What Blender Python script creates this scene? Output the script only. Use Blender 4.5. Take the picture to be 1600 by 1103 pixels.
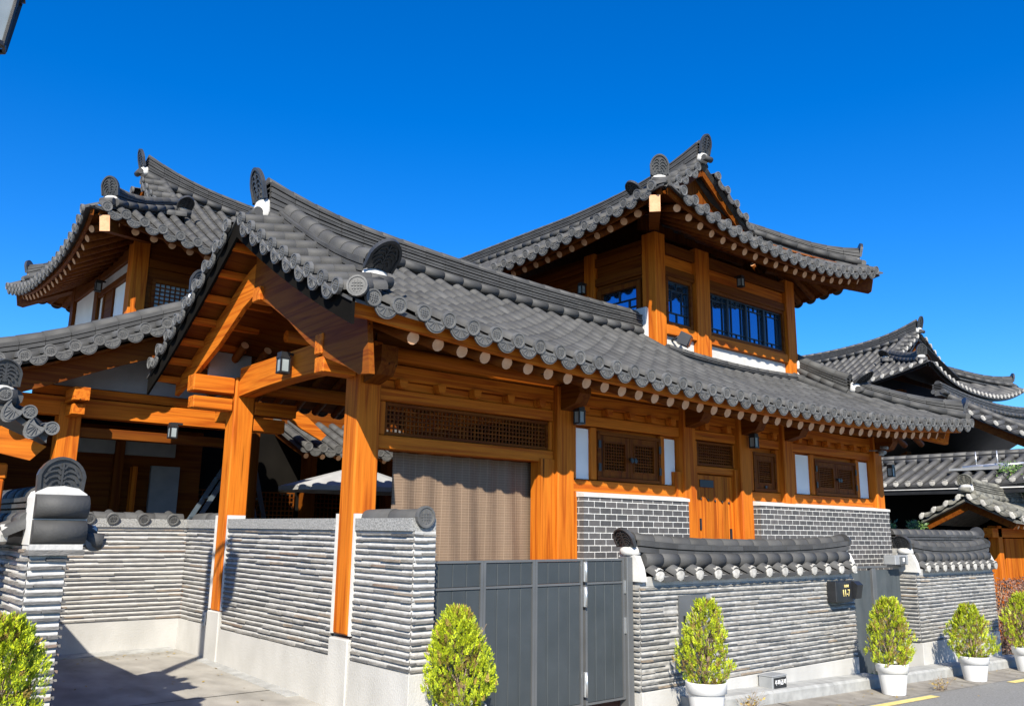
import bpy, math, random
from mathutils import Vector as V, Matrix
R = math.radians
random.seed(7)
for o in list(bpy.data.objects): bpy.data.objects.remove(o)
sc = bpy.context.scene
C = sc.collection

# ------------------------------------------------------------------ camera
f, th, ro, ya = 1322.74, 0.2067, 0.01288, 0.8696
fw = V((math.cos(ya)*math.cos(th), math.sin(ya)*math.cos(th), math.sin(th)))
rt = fw.cross(V((0, 0, 1))).normalized(); up = rt.cross(fw)
r2 = rt*math.cos(ro)+up*math.sin(ro); u2 = -rt*math.sin(ro)+up*math.cos(ro)
cam = bpy.data.cameras.new('camera'); cam.sensor_width = 36; cam.lens = f/1600*36
cam.clip_start = .05; cam.clip_end = 3000
co = bpy.data.objects.new('camera', cam); C.objects.link(co)
m = Matrix((r2, u2, -fw)).transposed().to_4x4(); m.translation = V((0, 0, 1.65))
co.matrix_world = m; sc.camera = co
# ------------------------------------------------------------------ light
SUN = V((-.95, -1.08, 1.05)).normalized()
sl = bpy.data.lights.new('sun', 'SUN'); sl.energy = 5.0; sl.angle = R(.53); sl.color = (1, .92, .78)
so = bpy.data.objects.new('sun', sl); C.objects.link(so)
so.rotation_euler = SUN.to_track_quat('Z', 'Y').to_euler(); so.location = (-20, -20, 30)
w = bpy.data.worlds.new('World'); sc.world = w; w.use_nodes = True
nt = w.node_tree; nt.nodes.clear()
sky = nt.nodes.new('ShaderNodeTexSky'); sky.sky_type = 'NISHITA'; sky.sun_disc = False
sky.sun_elevation = math.asin(SUN.z); sky.sun_rotation = math.atan2(SUN.x, SUN.y)
sky.air_density = 1.0; sky.dust_density = .7; sky.ozone_density = 3.0; sky.altitude = 0
hs = nt.nodes.new('ShaderNodeHueSaturation'); hs.inputs['Saturation'].default_value = 1.46
bg = nt.nodes.new('ShaderNodeBackground'); bg.inputs['Strength'].default_value = .068
wo = nt.nodes.new('ShaderNodeOutputWorld')
tn = nt.nodes.new('ShaderNodeMix'); tn.data_type = 'RGBA'; tn.blend_type = 'MULTIPLY'; tn.inputs[0].default_value = 1; tn.inputs[7].default_value = (.74, 1.14, 1.55, 1)
nt.links.new(sky.outputs[0], hs.inputs['Color']); nt.links.new(hs.outputs[0], tn.inputs[6]); nt.links.new(tn.outputs[2], bg.inputs[0]); nt.links.new(bg.outputs[0], wo.inputs[0])
sc.view_settings.view_transform = 'Standard'; sc.view_settings.look = 'None'
sc.view_settings.exposure = 0.98; sc.view_settings.gamma = 1; sc.view_settings.use_curve_mapping = False

# ------------------------------------------------------------------ materials
def mat(name, c1, c2=None, rough=.7, island=0., noise=3., scale=(1, 1, 1), bump=0., bscale=40., metal=0., spec=.5, ramp=None, detail=6., contrast=(.3, .7)):
    mt = bpy.data.materials.new(name); mt.use_nodes = True
    t = mt.node_tree; N = t.nodes; L = t.links; b = N['Principled BSDF']
    b.inputs['Roughness'].default_value = rough; b.inputs['Metallic'].default_value = metal
    b.inputs['Specular IOR Level'].default_value = spec
    tc = N.new('ShaderNodeTexCoord'); mp = N.new('ShaderNodeMapping'); mp.inputs['Scale'].default_value = scale
    L.new(tc.outputs['Object'], mp.inputs[0])
    ge = N.new('ShaderNodeNewGeometry')
    n = N.new('ShaderNodeTexNoise'); n.noise_dimensions = '4D'; n.inputs['Scale'].default_value = noise; n.inputs['Detail'].default_value = detail
    L.new(mp.outputs[0], n.inputs['Vector'])
    if island:
        mw = N.new('ShaderNodeMath'); mw.operation = 'MULTIPLY'; mw.inputs[1].default_value = 37.
        L.new(ge.outputs['Random Per Island'], mw.inputs[0]); L.new(mw.outputs[0], n.inputs['W'])
    cr = N.new('ShaderNodeValToRGB'); L.new(n.outputs[0], cr.inputs[0])
    e = cr.color_ramp.elements
    e[0].position, e[1].position = contrast; e[0].color = (*c1, 1); e[1].color = (*(c2 or c1), 1)
    out = cr.outputs[0]
    if island:
        if ramp:
            r = N.new('ShaderNodeValToRGB'); r.color_ramp.interpolation = 'CONSTANT'
            while len(r.color_ramp.elements) > 1: r.color_ramp.elements.remove(r.color_ramp.elements[0])
            for i, (p, c) in enumerate(ramp):
                el = r.color_ramp.elements[0] if i == 0 else r.color_ramp.elements.new(p)
                el.position = p; el.color = (*c, 1)
            L.new(ge.outputs['Random Per Island'], r.inputs[0]); f2 = r.outputs[0]
        else:
            mr = N.new('ShaderNodeMapRange'); mr.inputs[3].default_value = 1-island; mr.inputs[4].default_value = 1+island
            L.new(ge.outputs['Random Per Island'], mr.inputs[0]); f2 = mr.outputs[0]
        mx = N.new('ShaderNodeMix'); mx.data_type = 'RGBA'; mx.blend_type = 'MULTIPLY'; mx.inputs[0].default_value = 1
        L.new(out, mx.inputs[6]); L.new(f2, mx.inputs[7]); out = mx.outputs[2]
    L.new(out, b.inputs['Base Color'])
    if bump:
        nb = N.new('ShaderNodeTexNoise'); nb.inputs['Scale'].default_value = bscale; nb.inputs['Detail'].default_value = 4
        L.new(mp.outputs[0], nb.inputs['Vector'])
        bp = N.new('ShaderNodeBump'); bp.inputs['Strength'].default_value = bump; bp.inputs['Distance'].default_value = .01
        L.new(nb.outputs[0], bp.inputs['Height']); L.new(bp.outputs[0], b.inputs['Normal'])
    return mt
def wood(name, axis, k=.72):
    """pine grain running along axis, with darker late-wood lines and a few knots"""
    mt = bpy.data.materials.new(name); mt.use_nodes = True
    t = mt.node_tree; N = t.nodes; L = t.links; b = N['Principled BSDF']
    b.inputs['Roughness'].default_value = .6; b.inputs['Specular IOR Level'].default_value = .12
    tc = N.new('ShaderNodeTexCoord'); mp = N.new('ShaderNodeMapping')
    s = [9., 9., 9.]; s['xyz'.index(axis)] = .35; mp.inputs['Scale'].default_value = s
    L.new(tc.outputs['Object'], mp.inputs[0]); ge = N.new('ShaderNodeNewGeometry')
    ad = N.new('ShaderNodeMath'); ad.operation = 'MULTIPLY'; ad.inputs[1].default_value = 50
    L.new(ge.outputs['Random Per Island'], ad.inputs[0])
    n1 = N.new('ShaderNodeTexNoise'); n1.noise_dimensions = '4D'; n1.inputs['Scale'].default_value = .8; n1.inputs['Detail'].default_value = 2; n1.inputs['Distortion'].default_value = .3
    L.new(mp.outputs[0], n1.inputs['Vector']); L.new(ad.outputs[0], n1.inputs['W'])
    ml = N.new('ShaderNodeMath'); ml.operation = 'MULTIPLY'; ml.inputs[1].default_value = 5.; L.new(n1.outputs[0], ml.inputs[0])
    fr = N.new('ShaderNodeMath'); fr.operation = 'PINGPONG'; fr.inputs[1].default_value = .5; L.new(ml.outputs[0], fr.inputs[0])
    cr = N.new('ShaderNodeValToRGB'); L.new(fr.outputs[0], cr.inputs[0]); e = cr.color_ramp.elements
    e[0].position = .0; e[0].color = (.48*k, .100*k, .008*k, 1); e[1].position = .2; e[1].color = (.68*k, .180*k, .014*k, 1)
    x = e.new(.5); x.color = (.76*k, .218*k, .018*k, 1)
    n2 = N.new('ShaderNodeTexNoise'); n2.inputs['Scale'].default_value = 9; n2.inputs['Detail'].default_value = 5; L.new(mp.outputs[0], n2.inputs['Vector'])
    r2_ = N.new('ShaderNodeMapRange'); r2_.inputs[1].default_value = .3; r2_.inputs[2].default_value = .7; r2_.inputs[3].default_value = .78; r2_.inputs[4].default_value = 1.08; L.new(n2.outputs[0], r2_.inputs[0])
    vo = N.new('ShaderNodeTexVoronoi'); vo.inputs['Scale'].default_value = .9; L.new(mp.outputs[0], vo.inputs['Vector'])
    kn = N.new('ShaderNodeMapRange'); kn.inputs[1].default_value = .06; kn.inputs[2].default_value = .13; kn.inputs[3].default_value = .18; kn.inputs[4].default_value = 1; L.new(vo.outputs['Distance'], kn.inputs[0])
    ir = N.new('ShaderNodeMapRange'); ir.inputs[3].default_value = .68; ir.inputs[4].default_value = 1.12; L.new(ge.outputs['Random Per Island'], ir.inputs[0])
    p1 = N.new('ShaderNodeMath'); p1.operation = 'MULTIPLY'; L.new(r2_.outputs[0], p1.inputs[0]); L.new(kn.outputs[0], p1.inputs[1])
    p2 = N.new('ShaderNodeMath'); p2.operation = 'MULTIPLY'; L.new(p1.outputs[0], p2.inputs[0]); L.new(ir.outputs[0], p2.inputs[1])
    mx = N.new('ShaderNodeMix'); mx.data_type = 'RGBA'; mx.blend_type = 'MULTIPLY'; mx.inputs[0].default_value = 1
    L.new(cr.outputs[0], mx.inputs[6]); L.new(p2.outputs[0], mx.inputs[7]); L.new(mx.outputs[2], b.inputs['Base Color'])
    bp = N.new('ShaderNodeBump'); bp.inputs['Strength'].default_value = .25; bp.inputs['Distance'].default_value = .004
    L.new(fr.outputs[0], bp.inputs['Height']); L.new(bp.outputs[0], b.inputs['Normal'])
    return mt
M = {}
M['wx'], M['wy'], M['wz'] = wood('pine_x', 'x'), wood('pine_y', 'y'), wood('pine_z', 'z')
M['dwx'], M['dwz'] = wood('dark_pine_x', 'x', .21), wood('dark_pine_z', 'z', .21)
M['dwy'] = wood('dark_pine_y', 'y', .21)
M['board'] = wood('shaded_barge_wood', 'y', .30)  # darker pine for the front barge board, verge shade put into its colour
M['endgrain'] = mat('end_grain', (.50, .26, .13), (.62, .36, .2), .8, island=.2, noise=14, bump=.3)
M['tile'] = mat('roof_tile', (.034, .034, .034), (.070, .070, .070), .66, island=.10, spec=.3, noise=3.2, bump=.25, bscale=60)
M['disk'] = mat('tile_end_relief', (.062, .062, .061), (.118, .118, .116), .6, island=.15, noise=9, bump=.2, bscale=60)
M['mangwa'] = mat('ridge_end_tile', (.022, .023, .025), (.045, .046, .048), .4, noise=6, bump=.2)
M['oldtile'] = mat('weathered_tile', (.06, .06, .055), (.19, .185, .155), .8, island=.3, noise=8, bump=.4)
M['ntile'] = mat('neighbour_tile', (.030, .030, .030), (.062, .062, .063), .6, island=.2, noise=3, bump=.2)
M['white'] = mat('lime_plaster', (.42, .415, .40), (.54, .535, .52), .9, noise=5, bump=.25, bscale=30)
M['endlime'] = mat('lime_tile_end', (.28, .27, .25), (.44, .43, .40), .9, island=.15, noise=20, bump=.3)
M['panel'] = mat('white_wall_panel', (.72, .72, .70), (.82, .82, .81), .9, noise=2.5, bump=.1, bscale=50)
M['granite'] = mat('granite_cap', (.13, .13, .128), (.33, .33, .32), .75, noise=60, detail=3, bump=.5, bscale=90, contrast=(.35, .65))
M['plinth'] = mat('pale_render', (.33, .325, .31), (.45, .445, .43), .85, noise=2.2, scale=(1, 1, .6), bump=.45, bscale=70, detail=10)
M['mortar'] = mat('wall_mortar', (.34, .338, .33), (.47, .465, .455), .9, noise=9, bump=.8, bscale=24)
SR = [(0, (.9, .88, .86)), (.25, (.66, .65, .65)), (.42, (1.05, 1.0, .93)), (.58, (.78, .77, .76)), (.70, (1.2, 1.17, 1.13)), (.84, (.45, .45, .46)), (.91, (1.2, 1.0, .82)), (.97, (1.05, .78, .62))]
M['slab'] = mat('stacked_tile_edge', (.10, .10, .098), (.225, .22, .212), .8, island=.4, ramp=SR, noise=7, scale=(1, 1, 5), bump=.8, bscale=30)
SR2 = [(0, (.9, .9, .88)), (.25, (.6, .6, .6)), (.45, (1.2, 1.15, 1.08)), (.65, (.45, .46, .48)), (.8, (1.0, .96, .9)), (.96, (1.1, .9, .7))]
M['slab2'] = mat('grey_stacked_tile_edge', (.10, .10, .098), (.28, .275, .265), .85, island=.4, ramp=SR2, noise=9, scale=(1, 1, 6), bump=1, bscale=26)
M['mortar2'] = mat('grey_mortar', (.19, .188, .18), (.42, .415, .40), .9, noise=8, bump=.9, bscale=22)
M['concrete'] = mat('driveway_concrete', (.19, .18, .16), (.40, .38, .34), .9, noise=2.0, scale=(1.3, .8, 1), detail=12, bump=.35, bscale=60)
M['kerb'] = mat('kerb_granite', (.23, .232, .225), (.37, .372, .36), .85, noise=7, detail=10, bump=.4, bscale=80)
M['gutter'] = mat('gutter_concrete', (.15, .135, .115), (.28, .26, .225), .9, noise=4, detail=12, bump=.5, bscale=50)
M['asphalt'] = mat('asphalt', (.13, .129, .124), (.25, .247, .235), .9, noise=45, detail=8, bump=.7, bscale=120)
M['yellow'] = mat('yellow_line', (.55, .42, .12), (.72, .58, .22), .8, noise=14, detail=10)
M['metal'] = mat('gate_metal', (.040, .048, .053), (.052, .061, .067), .45, island=.12, noise=3, metal=.2)
M['metal2'] = mat('gate_frame_metal', (.10, .105, .11), (.13, .135, .14), .4, noise=3, metal=.3)
M['black'] = mat('black_metal', (.010, .011, .013), (.02, .021, .024), .4, noise=5)
M['steel'] = mat('galvanised_steel', (.5, .51, .52), (.65, .66, .67), .35, noise=8, metal=.8)
M['ironblue'] = mat('anodised_ladder', (.10, .14, .18), (.18, .23, .28), .35, noise=4, metal=.6)
M['lampglass'] = mat('frosted_glass', (.20, .24, .26), (.30, .34, .36), .3, noise=5)
M['glass'] = mat('window_glass', (.10, .26, .48), (.12, .30, .53), .04, metal=.95, noise=.6)
for nm_, sc_, st_ in (('glass', 1.3, .10), ('metal', 2.2, .22)):
    t_ = M[nm_].node_tree; n_ = t_.nodes.new('ShaderNodeTexNoise'); n_.inputs['Scale'].default_value = sc_; n_.inputs['Detail'].default_value = 3; tc_ = t_.nodes.new('ShaderNodeTexCoord'); b_ = t_.nodes.new('ShaderNodeBump'); b_.inputs['Strength'].default_value = st_; b_.inputs['Distance'].default_value = .02
    t_.links.new(tc_.outputs['Object'], n_.inputs['Vector']); t_.links.new(n_.outputs[0], b_.inputs['Height']); t_.links.new(b_.outputs[0], t_.nodes['Principled BSDF'].inputs['Normal'])
    if nm_ == 'metal':
        m2 = t_.nodes.new('ShaderNodeTexNoise'); m2.inputs['Scale'].default_value = 7; m2.inputs['Detail'].default_value = 8; r_ = t_.nodes.new('ShaderNodeMapRange'); r_.inputs[3].default_value = .25; r_.inputs[4].default_value = .7
        t_.links.new(tc_.outputs['Object'], m2.inputs['Vector']); t_.links.new(m2.outputs[0], r_.inputs[0]); t_.links.new(r_.outputs[0], t_.nodes['Principled BSDF'].inputs['Roughness'])
M['dglass'] = mat('dark_glass', (.02, .022, .025), (.03, .032, .035), .15, noise=1)
M['interior'] = mat('dark_interior', (.006, .0055, .005), (.010, .009, .008), 1., noise=2, spec=.02)  # near-black with the shade of rooms put into the colour; joints share it
M['blind'] = None
M['pot'] = mat('white_pot', (.56, .565, .57), (.62, .625, .63), .4, noise=3)
M['soil'] = mat('soil', (.05, .04, .03), (.12, .10, .08), 1, noise=30, bump=1)
M['leaf'] = mat('thuja_leaf', (.08, .15, .006), (.46, .52, .010), .6, island=.3, noise=11, contrast=(.38, .58))
M['leafd'] = mat('thuja_dry_leaf', (.12, .08, .02), (.36, .25, .05), .7, island=.4, noise=6)
M['twig'] = mat('twig', (.16, .10, .06), (.34, .26, .18), .9, noise=20)
M['gleaf'] = mat('green_leaf', (.045, .10, .02), (.13, .22, .04), .6, island=.4, noise=5)
M['hedge'] = mat('brown_hedge_leaf', (.06, .03, .02), (.20, .10, .07), .7, island=.5, noise=8)
M['canvas'] = mat('canopy_canvas', (.26, .265, .27), (.34, .345, .35), .8, noise=4)
M['gold'] = mat('gold_lettering', (.75, .60, .22), (.8, .66, .28), .4, noise=3)
M['wlet'] = mat('white_lettering', (.8, .8, .8), (.85, .85, .85), .6, noise=3)
M['pgrey'] = mat('grey_box_shaded_plaster', (.20, .21, .22), (.26, .27, .28), .6, noise=5)  # grey boxes; also white plaster with deep shade put into the colour
def brickmat():
    mt = bpy.data.materials.new('dark_brick'); mt.use_nodes = True
    t = mt.node_tree; N = t.nodes; L = t.links; b = N['Principled BSDF']; b.inputs['Roughness'].default_value = .75
    tc = N.new('ShaderNodeTexCoord'); sx = N.new('ShaderNodeSeparateXYZ'); cb = N.new('ShaderNodeCombineXYZ')
    L.new(tc.outputs['Object'], sx.inputs[0])
    ad = N.new('ShaderNodeMath'); L.new(sx.outputs[0], ad.inputs[0]); L.new(sx.outputs[1], ad.inputs[1])
    L.new(ad.outputs[0], cb.inputs[0]); L.new(sx.outputs[2], cb.inputs[1])
    br = N.new('ShaderNodeTexBrick'); br.inputs['Scale'].default_value = 1; br.inputs['Brick Width'].default_value = .205; br.inputs['Row Height'].default_value = .078
    br.inputs['Mortar Size'].default_value = .0042; br.inputs['Mortar Smooth'].default_value = .1; br.inputs['Bias'].default_value = -.2
    br.inputs['Color1'].default_value = (.052, .052, .054, 1); br.inputs['Color2'].default_value = (.10, .094, .093, 1); br.inputs['Mortar'].default_value = (.62, .62, .60, 1)
    L.new(cb.outputs[0], br.inputs['Vector'])
    n = N.new('ShaderNodeTexNoise'); n.inputs['Scale'].default_value = 25; L.new(tc.outputs['Object'], n.inputs['Vector'])
    mr = N.new('ShaderNodeMapRange'); mr.inputs[3].default_value = .6; mr.inputs[4].default_value = 1.4; L.new(n.outputs[0], mr.inputs[0])
    mx = N.new('ShaderNodeMix'); mx.data_type = 'RGBA'; mx.blend_type = 'MULTIPLY'; mx.inputs[0].default_value = 1
    L.new(br.outputs[0], mx.inputs[6]); L.new(mr.outputs[0], mx.inputs[7]); L.new(mx.outputs[2], b.inputs['Base Color'])
    bp = N.new('ShaderNodeBump'); bp.inputs['Strength'].default_value = .6; bp.inputs['Distance'].default_value = .006; bp.invert = True
    L.new(br.outputs['Fac'], bp.inputs['Height']); L.new(bp.outputs[0], b.inputs['Normal'])
    return mt
M['brick'] = brickmat()
def blindmat():
    mt = bpy.data.materials.new('woven_blind'); mt.use_nodes = True
    t = mt.node_tree; N = t.nodes; L = t.links; b = N['Principled BSDF']; b.inputs['Roughness'].default_value = .8
    tc = N.new('ShaderNodeTexCoord'); br = N.new('ShaderNodeTexBrick'); br.offset = 0
    sx = N.new('ShaderNodeSeparateXYZ'); cb = N.new('ShaderNodeCombineXYZ'); L.new(tc.outputs['Object'], sx.inputs[0]); L.new(sx.outputs[0], cb.inputs[0]); L.new(sx.outputs[2], cb.inputs[1])
    br.inputs['Scale'].default_value = 1; br.inputs['Brick Width'].default_value = .092; br.inputs['Row Height'].default_value = .030; br.inputs['Mortar Size'].default_value = .0024
    br.inputs['Color1'].default_value = (.135, .090, .059, 1); br.inputs['Color2'].default_value = (.148, .098, .064, 1); br.inputs['Mortar'].default_value = (.24, .17, .115, 1)
    L.new(cb.outputs[0], br.inputs['Vector']); L.new(br.outputs[0], b.inputs['Base Color'])
    return mt
M['blind'] = blindmat()

# ------------------------------------------------------------------ mesh builder
def vs(*a): return [V(p) for p in a]
class MB:
    def __init__(s): s.v = []; s.f = []; s.m = []; s.sm = []; s.mats = []; s.cur = 0; s.smooth = False
    def mt(s, name):
        if name not in s.mats: s.mats.append(name)
        s.cur = s.mats.index(name); return s
    def add(s, vv, ff):
        o = len(s.v); s.v += [tuple(p) for p in vv]
        for q in ff: s.f.append(tuple(i+o for i in q)); s.m.append(s.cur); s.sm.append(s.smooth)
    def hexa(s, p): s.add(p, [(0, 3, 2, 1), (4, 5, 6, 7), (0, 1, 5, 4), (1, 2, 6, 5), (2, 3, 7, 6), (3, 0, 4, 7)])
    def box(s, x0, x1, y0, y1, z0, z1):
        s.hexa([(x0, y0, z0), (x1, y0, z0), (x1, y1, z0), (x0, y1, z0), (x0, y0, z1), (x1, y0, z1), (x1, y1, z1), (x0, y1, z1)]); return s
    def bbox(s, x0, x1, y0, y1, z0, z1, b=.012):
        """box with chamfered edges"""
        vv = []
        for (z, k) in ((z0, b), (z0+b, 0), (z1-b, 0), (z1, b)):
            for (x, y, sx, sy) in ((x0, y0, 1, 1), (x1, y0, -1, 1), (x1, y1, -1, -1), (x0, y1, 1, -1)):
                vv.append((x+sx*(b+k*.0), y+sy*k, z)); vv.append((x+sx*k, y+sy*b, z))
        # simple octagonal-ish loop ordering
        loops = []
        for (z, k) in ((z0, b), (z0+b, 0), (z1-b, 0), (z1, b)):
            a = k
            loops.append([(x0+b+a*.0, y0+a, z), (x1-b, y0+a, z), (x1-a, y0+b, z), (x1-a, y1-b, z), (x1-b, y1-a, z), (x0+b, y1-a, z), (x0+a, y1-b, z), (x0+a, y0+b, z)])
        vv = sum(loops, []); ff = [tuple(range(7, -1, -1)), tuple(range(24, 32))]
        for r in range(3):
            for i in range(8):
                j = (i+1) % 8; ff.append((r*8+i, r*8+j, r*8+8+j, r*8+8+i))
        s.add(vv, ff); return s
    def beam(s, a, b, w, h, up_=V((0, 0, 1))):
        a, b = V(a), V(b); d = (b-a).normalized(); sd = d.cross(up_)
        sd = V((1, 0, 0)) if sd.length < 1e-4 else sd.normalized(); u = sd.cross(d)
        p = []
        for c in (a, b):
            p += [c-sd*w/2-u*h/2, c+sd*w/2-u*h/2, c+sd*w/2+u*h/2, c-sd*w/2+u*h/2]
        s.add(p, [(0, 1, 2, 3), (7, 6, 5, 4), (0, 4, 5, 1), (1, 5, 6, 2), (2, 6, 7, 3), (3, 7, 4, 0)]); return s
    def cyl(s, a, b, r, r2_=None, n=10, capm=None):
        a, b = V(a), V(b); d = (b-a).normalized(); q = d.orthogonal().normalized(); t = d.cross(q); r2_ = r if r2_ is None else r2_
        vv = []
        for c, rr in ((a, r), (b, r2_)):
            for i in range(n):
                an = 2*math.pi*i/n; vv.append(c+q*rr*math.cos(an)+t*rr*math.sin(an))
        s.add(vv, [(i, (i+1) % n, n+(i+1) % n, n+i) for i in range(n)])
        for i in range(len(s.f)-n, len(s.f)): s.sm[i] = True
        o = len(s.v)-2*n; k = s.cur
        if capm: s.mt(capm)
        s.f.append(tuple(o+i for i in range(n-1, -1, -1))); s.m.append(s.cur); s.sm.append(False)
        s.f.append(tuple(o+n+i for i in range(n))); s.m.append(s.cur); s.sm.append(False)
        s.cur = k; return s
    def extr(s, pts, d):
        """extrude polygon pts (list of Vectors) by vector d"""
        pts = [V(p) for p in pts]; d = V(d); n = len(pts)
        s.add(pts+[p+d for p in pts], [tuple(range(n-1, -1, -1)), tuple(range(n, 2*n))]+[(i, (i+1) % n, n+(i+1) % n, n+i) for i in range(n)]); return s
    def strip(s, A, B):
        """quad strip between two polylines"""
        n = len(A); s.add(list(A)+list(B), [(i, i+1, n+i+1, n+i) for i in range(n-1)]); return s
    def slabstrip(s, A, B, d):
        """solid band between two polylines, thickness vector d"""
        d = V(d); n = len(A); A2 = [V(p)+d for p in A]; B2 = [V(p)+d for p in B]
        s.add([V(p) for p in A]+[V(p) for p in B]+A2+B2,
              [(i, i+1, n+i+1, n+i) for i in range(n-1)]+[(2*n+i, 3*n+i, 3*n+i+1, 2*n+i+1) for i in range(n-1)] +
              [(i, 2*n+i, 2*n+i+1, i+1) for i in range(n-1)]+[(n+i, n+i+1, 3*n+i+1, 3*n+i) for i in range(n-1)] +
              [(0, n, 3*n, 2*n), (n-1, 3*n-1, 4*n-1, 2*n-1)]); return s
    def build(s, name, parent=None, L=None, label=None):
        if not s.v: return None
        if L is None: L = ORG.get(parent.name, V((0, 0, 0))) if parent else V((0, 0, 0))
        me = bpy.data.meshes.new(name); me.from_pydata([(a-L[0], b-L[1], c-L[2]) for a, b, c in s.v], [], s.f)
        for n_ in s.mats: me.materials.append(M[n_])
        me.polygons.foreach_set('material_index', s.m); me.polygons.foreach_set('use_smooth', s.sm); me.update()
        o = bpy.data.objects.new(name, me); C.objects.link(o)
        if parent: o.parent = parent; ORG[o.name] = V(L)
        if label: o['label'] = label
        return o
ORG = {}
def P(mtn, name, parent, fn=None, label=None):
    b = MB().mt(mtn)
    if fn: fn(b)
    return b.build(name, parent, label=label)
def thing(name, label, cat, loc=(0, 0, 0), group=None):
    o = bpy.data.objects.new(name, None); C.objects.link(o); o.location = loc; o.empty_display_size = .2
    o['label'] = label; o['category'] = cat
    if group: o['group'] = group
    ORG[o.name] = V(loc); return o
def solo(mb, name, label, cat, loc=(0, 0, 0), group=None):
    o = mb.build(name, None, V(loc)); o.location = loc; o['label'] = label; o['category'] = cat
    if group: o['group'] = group
    return o
def struct(mb, name):
    o = mb.build(name); o['kind'] = 'structure'; return o
def resample(pts, step):
    pts = [V(p) for p in pts]; out = [pts[0]]; d = [0]
    for i in range(1, len(pts)): d.append(d[-1]+(pts[i]-pts[i-1]).length)
    n = max(1, round(d[-1]/step)); j = 0
    for k in range(1, n+1):
        t = d[-1]*k/n
        while j < len(d)-2 and d[j+1] < t: j += 1
        out.append(pts[j].lerp(pts[j+1], (t-d[j])/max(1e-9, d[j+1]-d[j])))
    return out
def lin(a, b, n): return [a+(b-a)*i/(n-1) for i in range(n)]

# ------------------------------------------------------------------ tile roof kit
def tile_piece(mb, P1, P2, B, N, r1, r2_, o1, o2, seg=6):
    vv = []
    for Pp, r, o in ((P1, r1, o1), (P2, r2_, o2)):
        for i in range(seg+1):
            a = math.pi*i/seg; vv.append(Pp+B*(r*math.cos(a))+N*(r*math.sin(a)+o))
    n = seg+1
    mb.smooth = True; mb.add(vv, [(i, i+1, n+i+1, n+i) for i in range(seg)]); mb.smooth = False
    o = len(mb.v)-2*n; mb.f.append(tuple(o+i for i in range(n-1, -1, -1))); mb.m.append(mb.cur); mb.sm.append(False)
def disk(mb, c, D, B, r=.083, detail=True):
    U = B.cross(D).normalized()
    if U.z < 0: U = -U
    n = 16; ring = lambda rr, dd: [c+B*(rr*math.cos(2*math.pi*i/n))+U*(rr*math.sin(2*math.pi*i/n))+D*dd for i in range(n)]
    rs = [ring(r, -.03), ring(r, .012), ring(r*.82, .012), ring(r*.78, .004)] if detail else [ring(r, -.03), ring(r, .012)]
    vv = sum(rs, []); k = len(rs)
    mb.add(vv, [(j*n+i, j*n+(i+1) % n, (j+1)*n+(i+1) % n, (j+1)*n+i) for j in range(k-1) for i in range(n)]+[tuple((k-1)*n+i for i in range(n))])
    if detail:
        s_ = r*.62
        for (u0, w0, u1, w1) in ((0, -1, 0, 1), (-.9, 0, .9, 0), (-.45, -.8, -.45, .8), (.45, -.8, .45, .8), (-.75, .42, .75, .42), (-.75, -.42, .75, -.42)):
            a = c+B*(u0*s_)+U*(w0*s_)+D*.006; b = c+B*(u1*s_)+U*(w1*s_)+D*.006
            mb.beam(a, b, .007, .010, D)
def scallop(mb, c, D, B, wd=.125, dr=.125, detail=True):
    """drooping crescent plate that closes a pan tile"""
    U = B.cross(D).normalized()
    if U.z < 0: U = -U
    n = 10
    top = [c+B*(wd*s)+U*(.038*s*s-.004) for s in lin(-1, 1, n+1)]
    bot = [c+B*(wd*math.cos(math.pi*(1-i/n)))-U*(dr*math.sin(math.pi*i/n)**.8-.034) for i in range(n+1)]
    mb.slabstrip(top, bot, D*-.02)
    if detail:
        for a in (-.8, -.5, -.2, .2, .5, .8):
            e = c+B*(wd*.78*math.sin(a*1.35))-U*(dr*.82*math.cos(a*1.35)-.034)
            mb.beam(c+B*(wd*.25*a)-U*.02+D*.002, e+D*.002, .006, .009, D)
        m_ = [c+B*(wd*.86*math.cos(math.pi*(1-i/n)))-U*(dr*.84*math.sin(math.pi*i/n)**.8-.03)+D*.004 for i in range(n+1)]
        for i in range(n): mb.beam(m_[i], m_[i+1], .008, .008, D)
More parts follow.
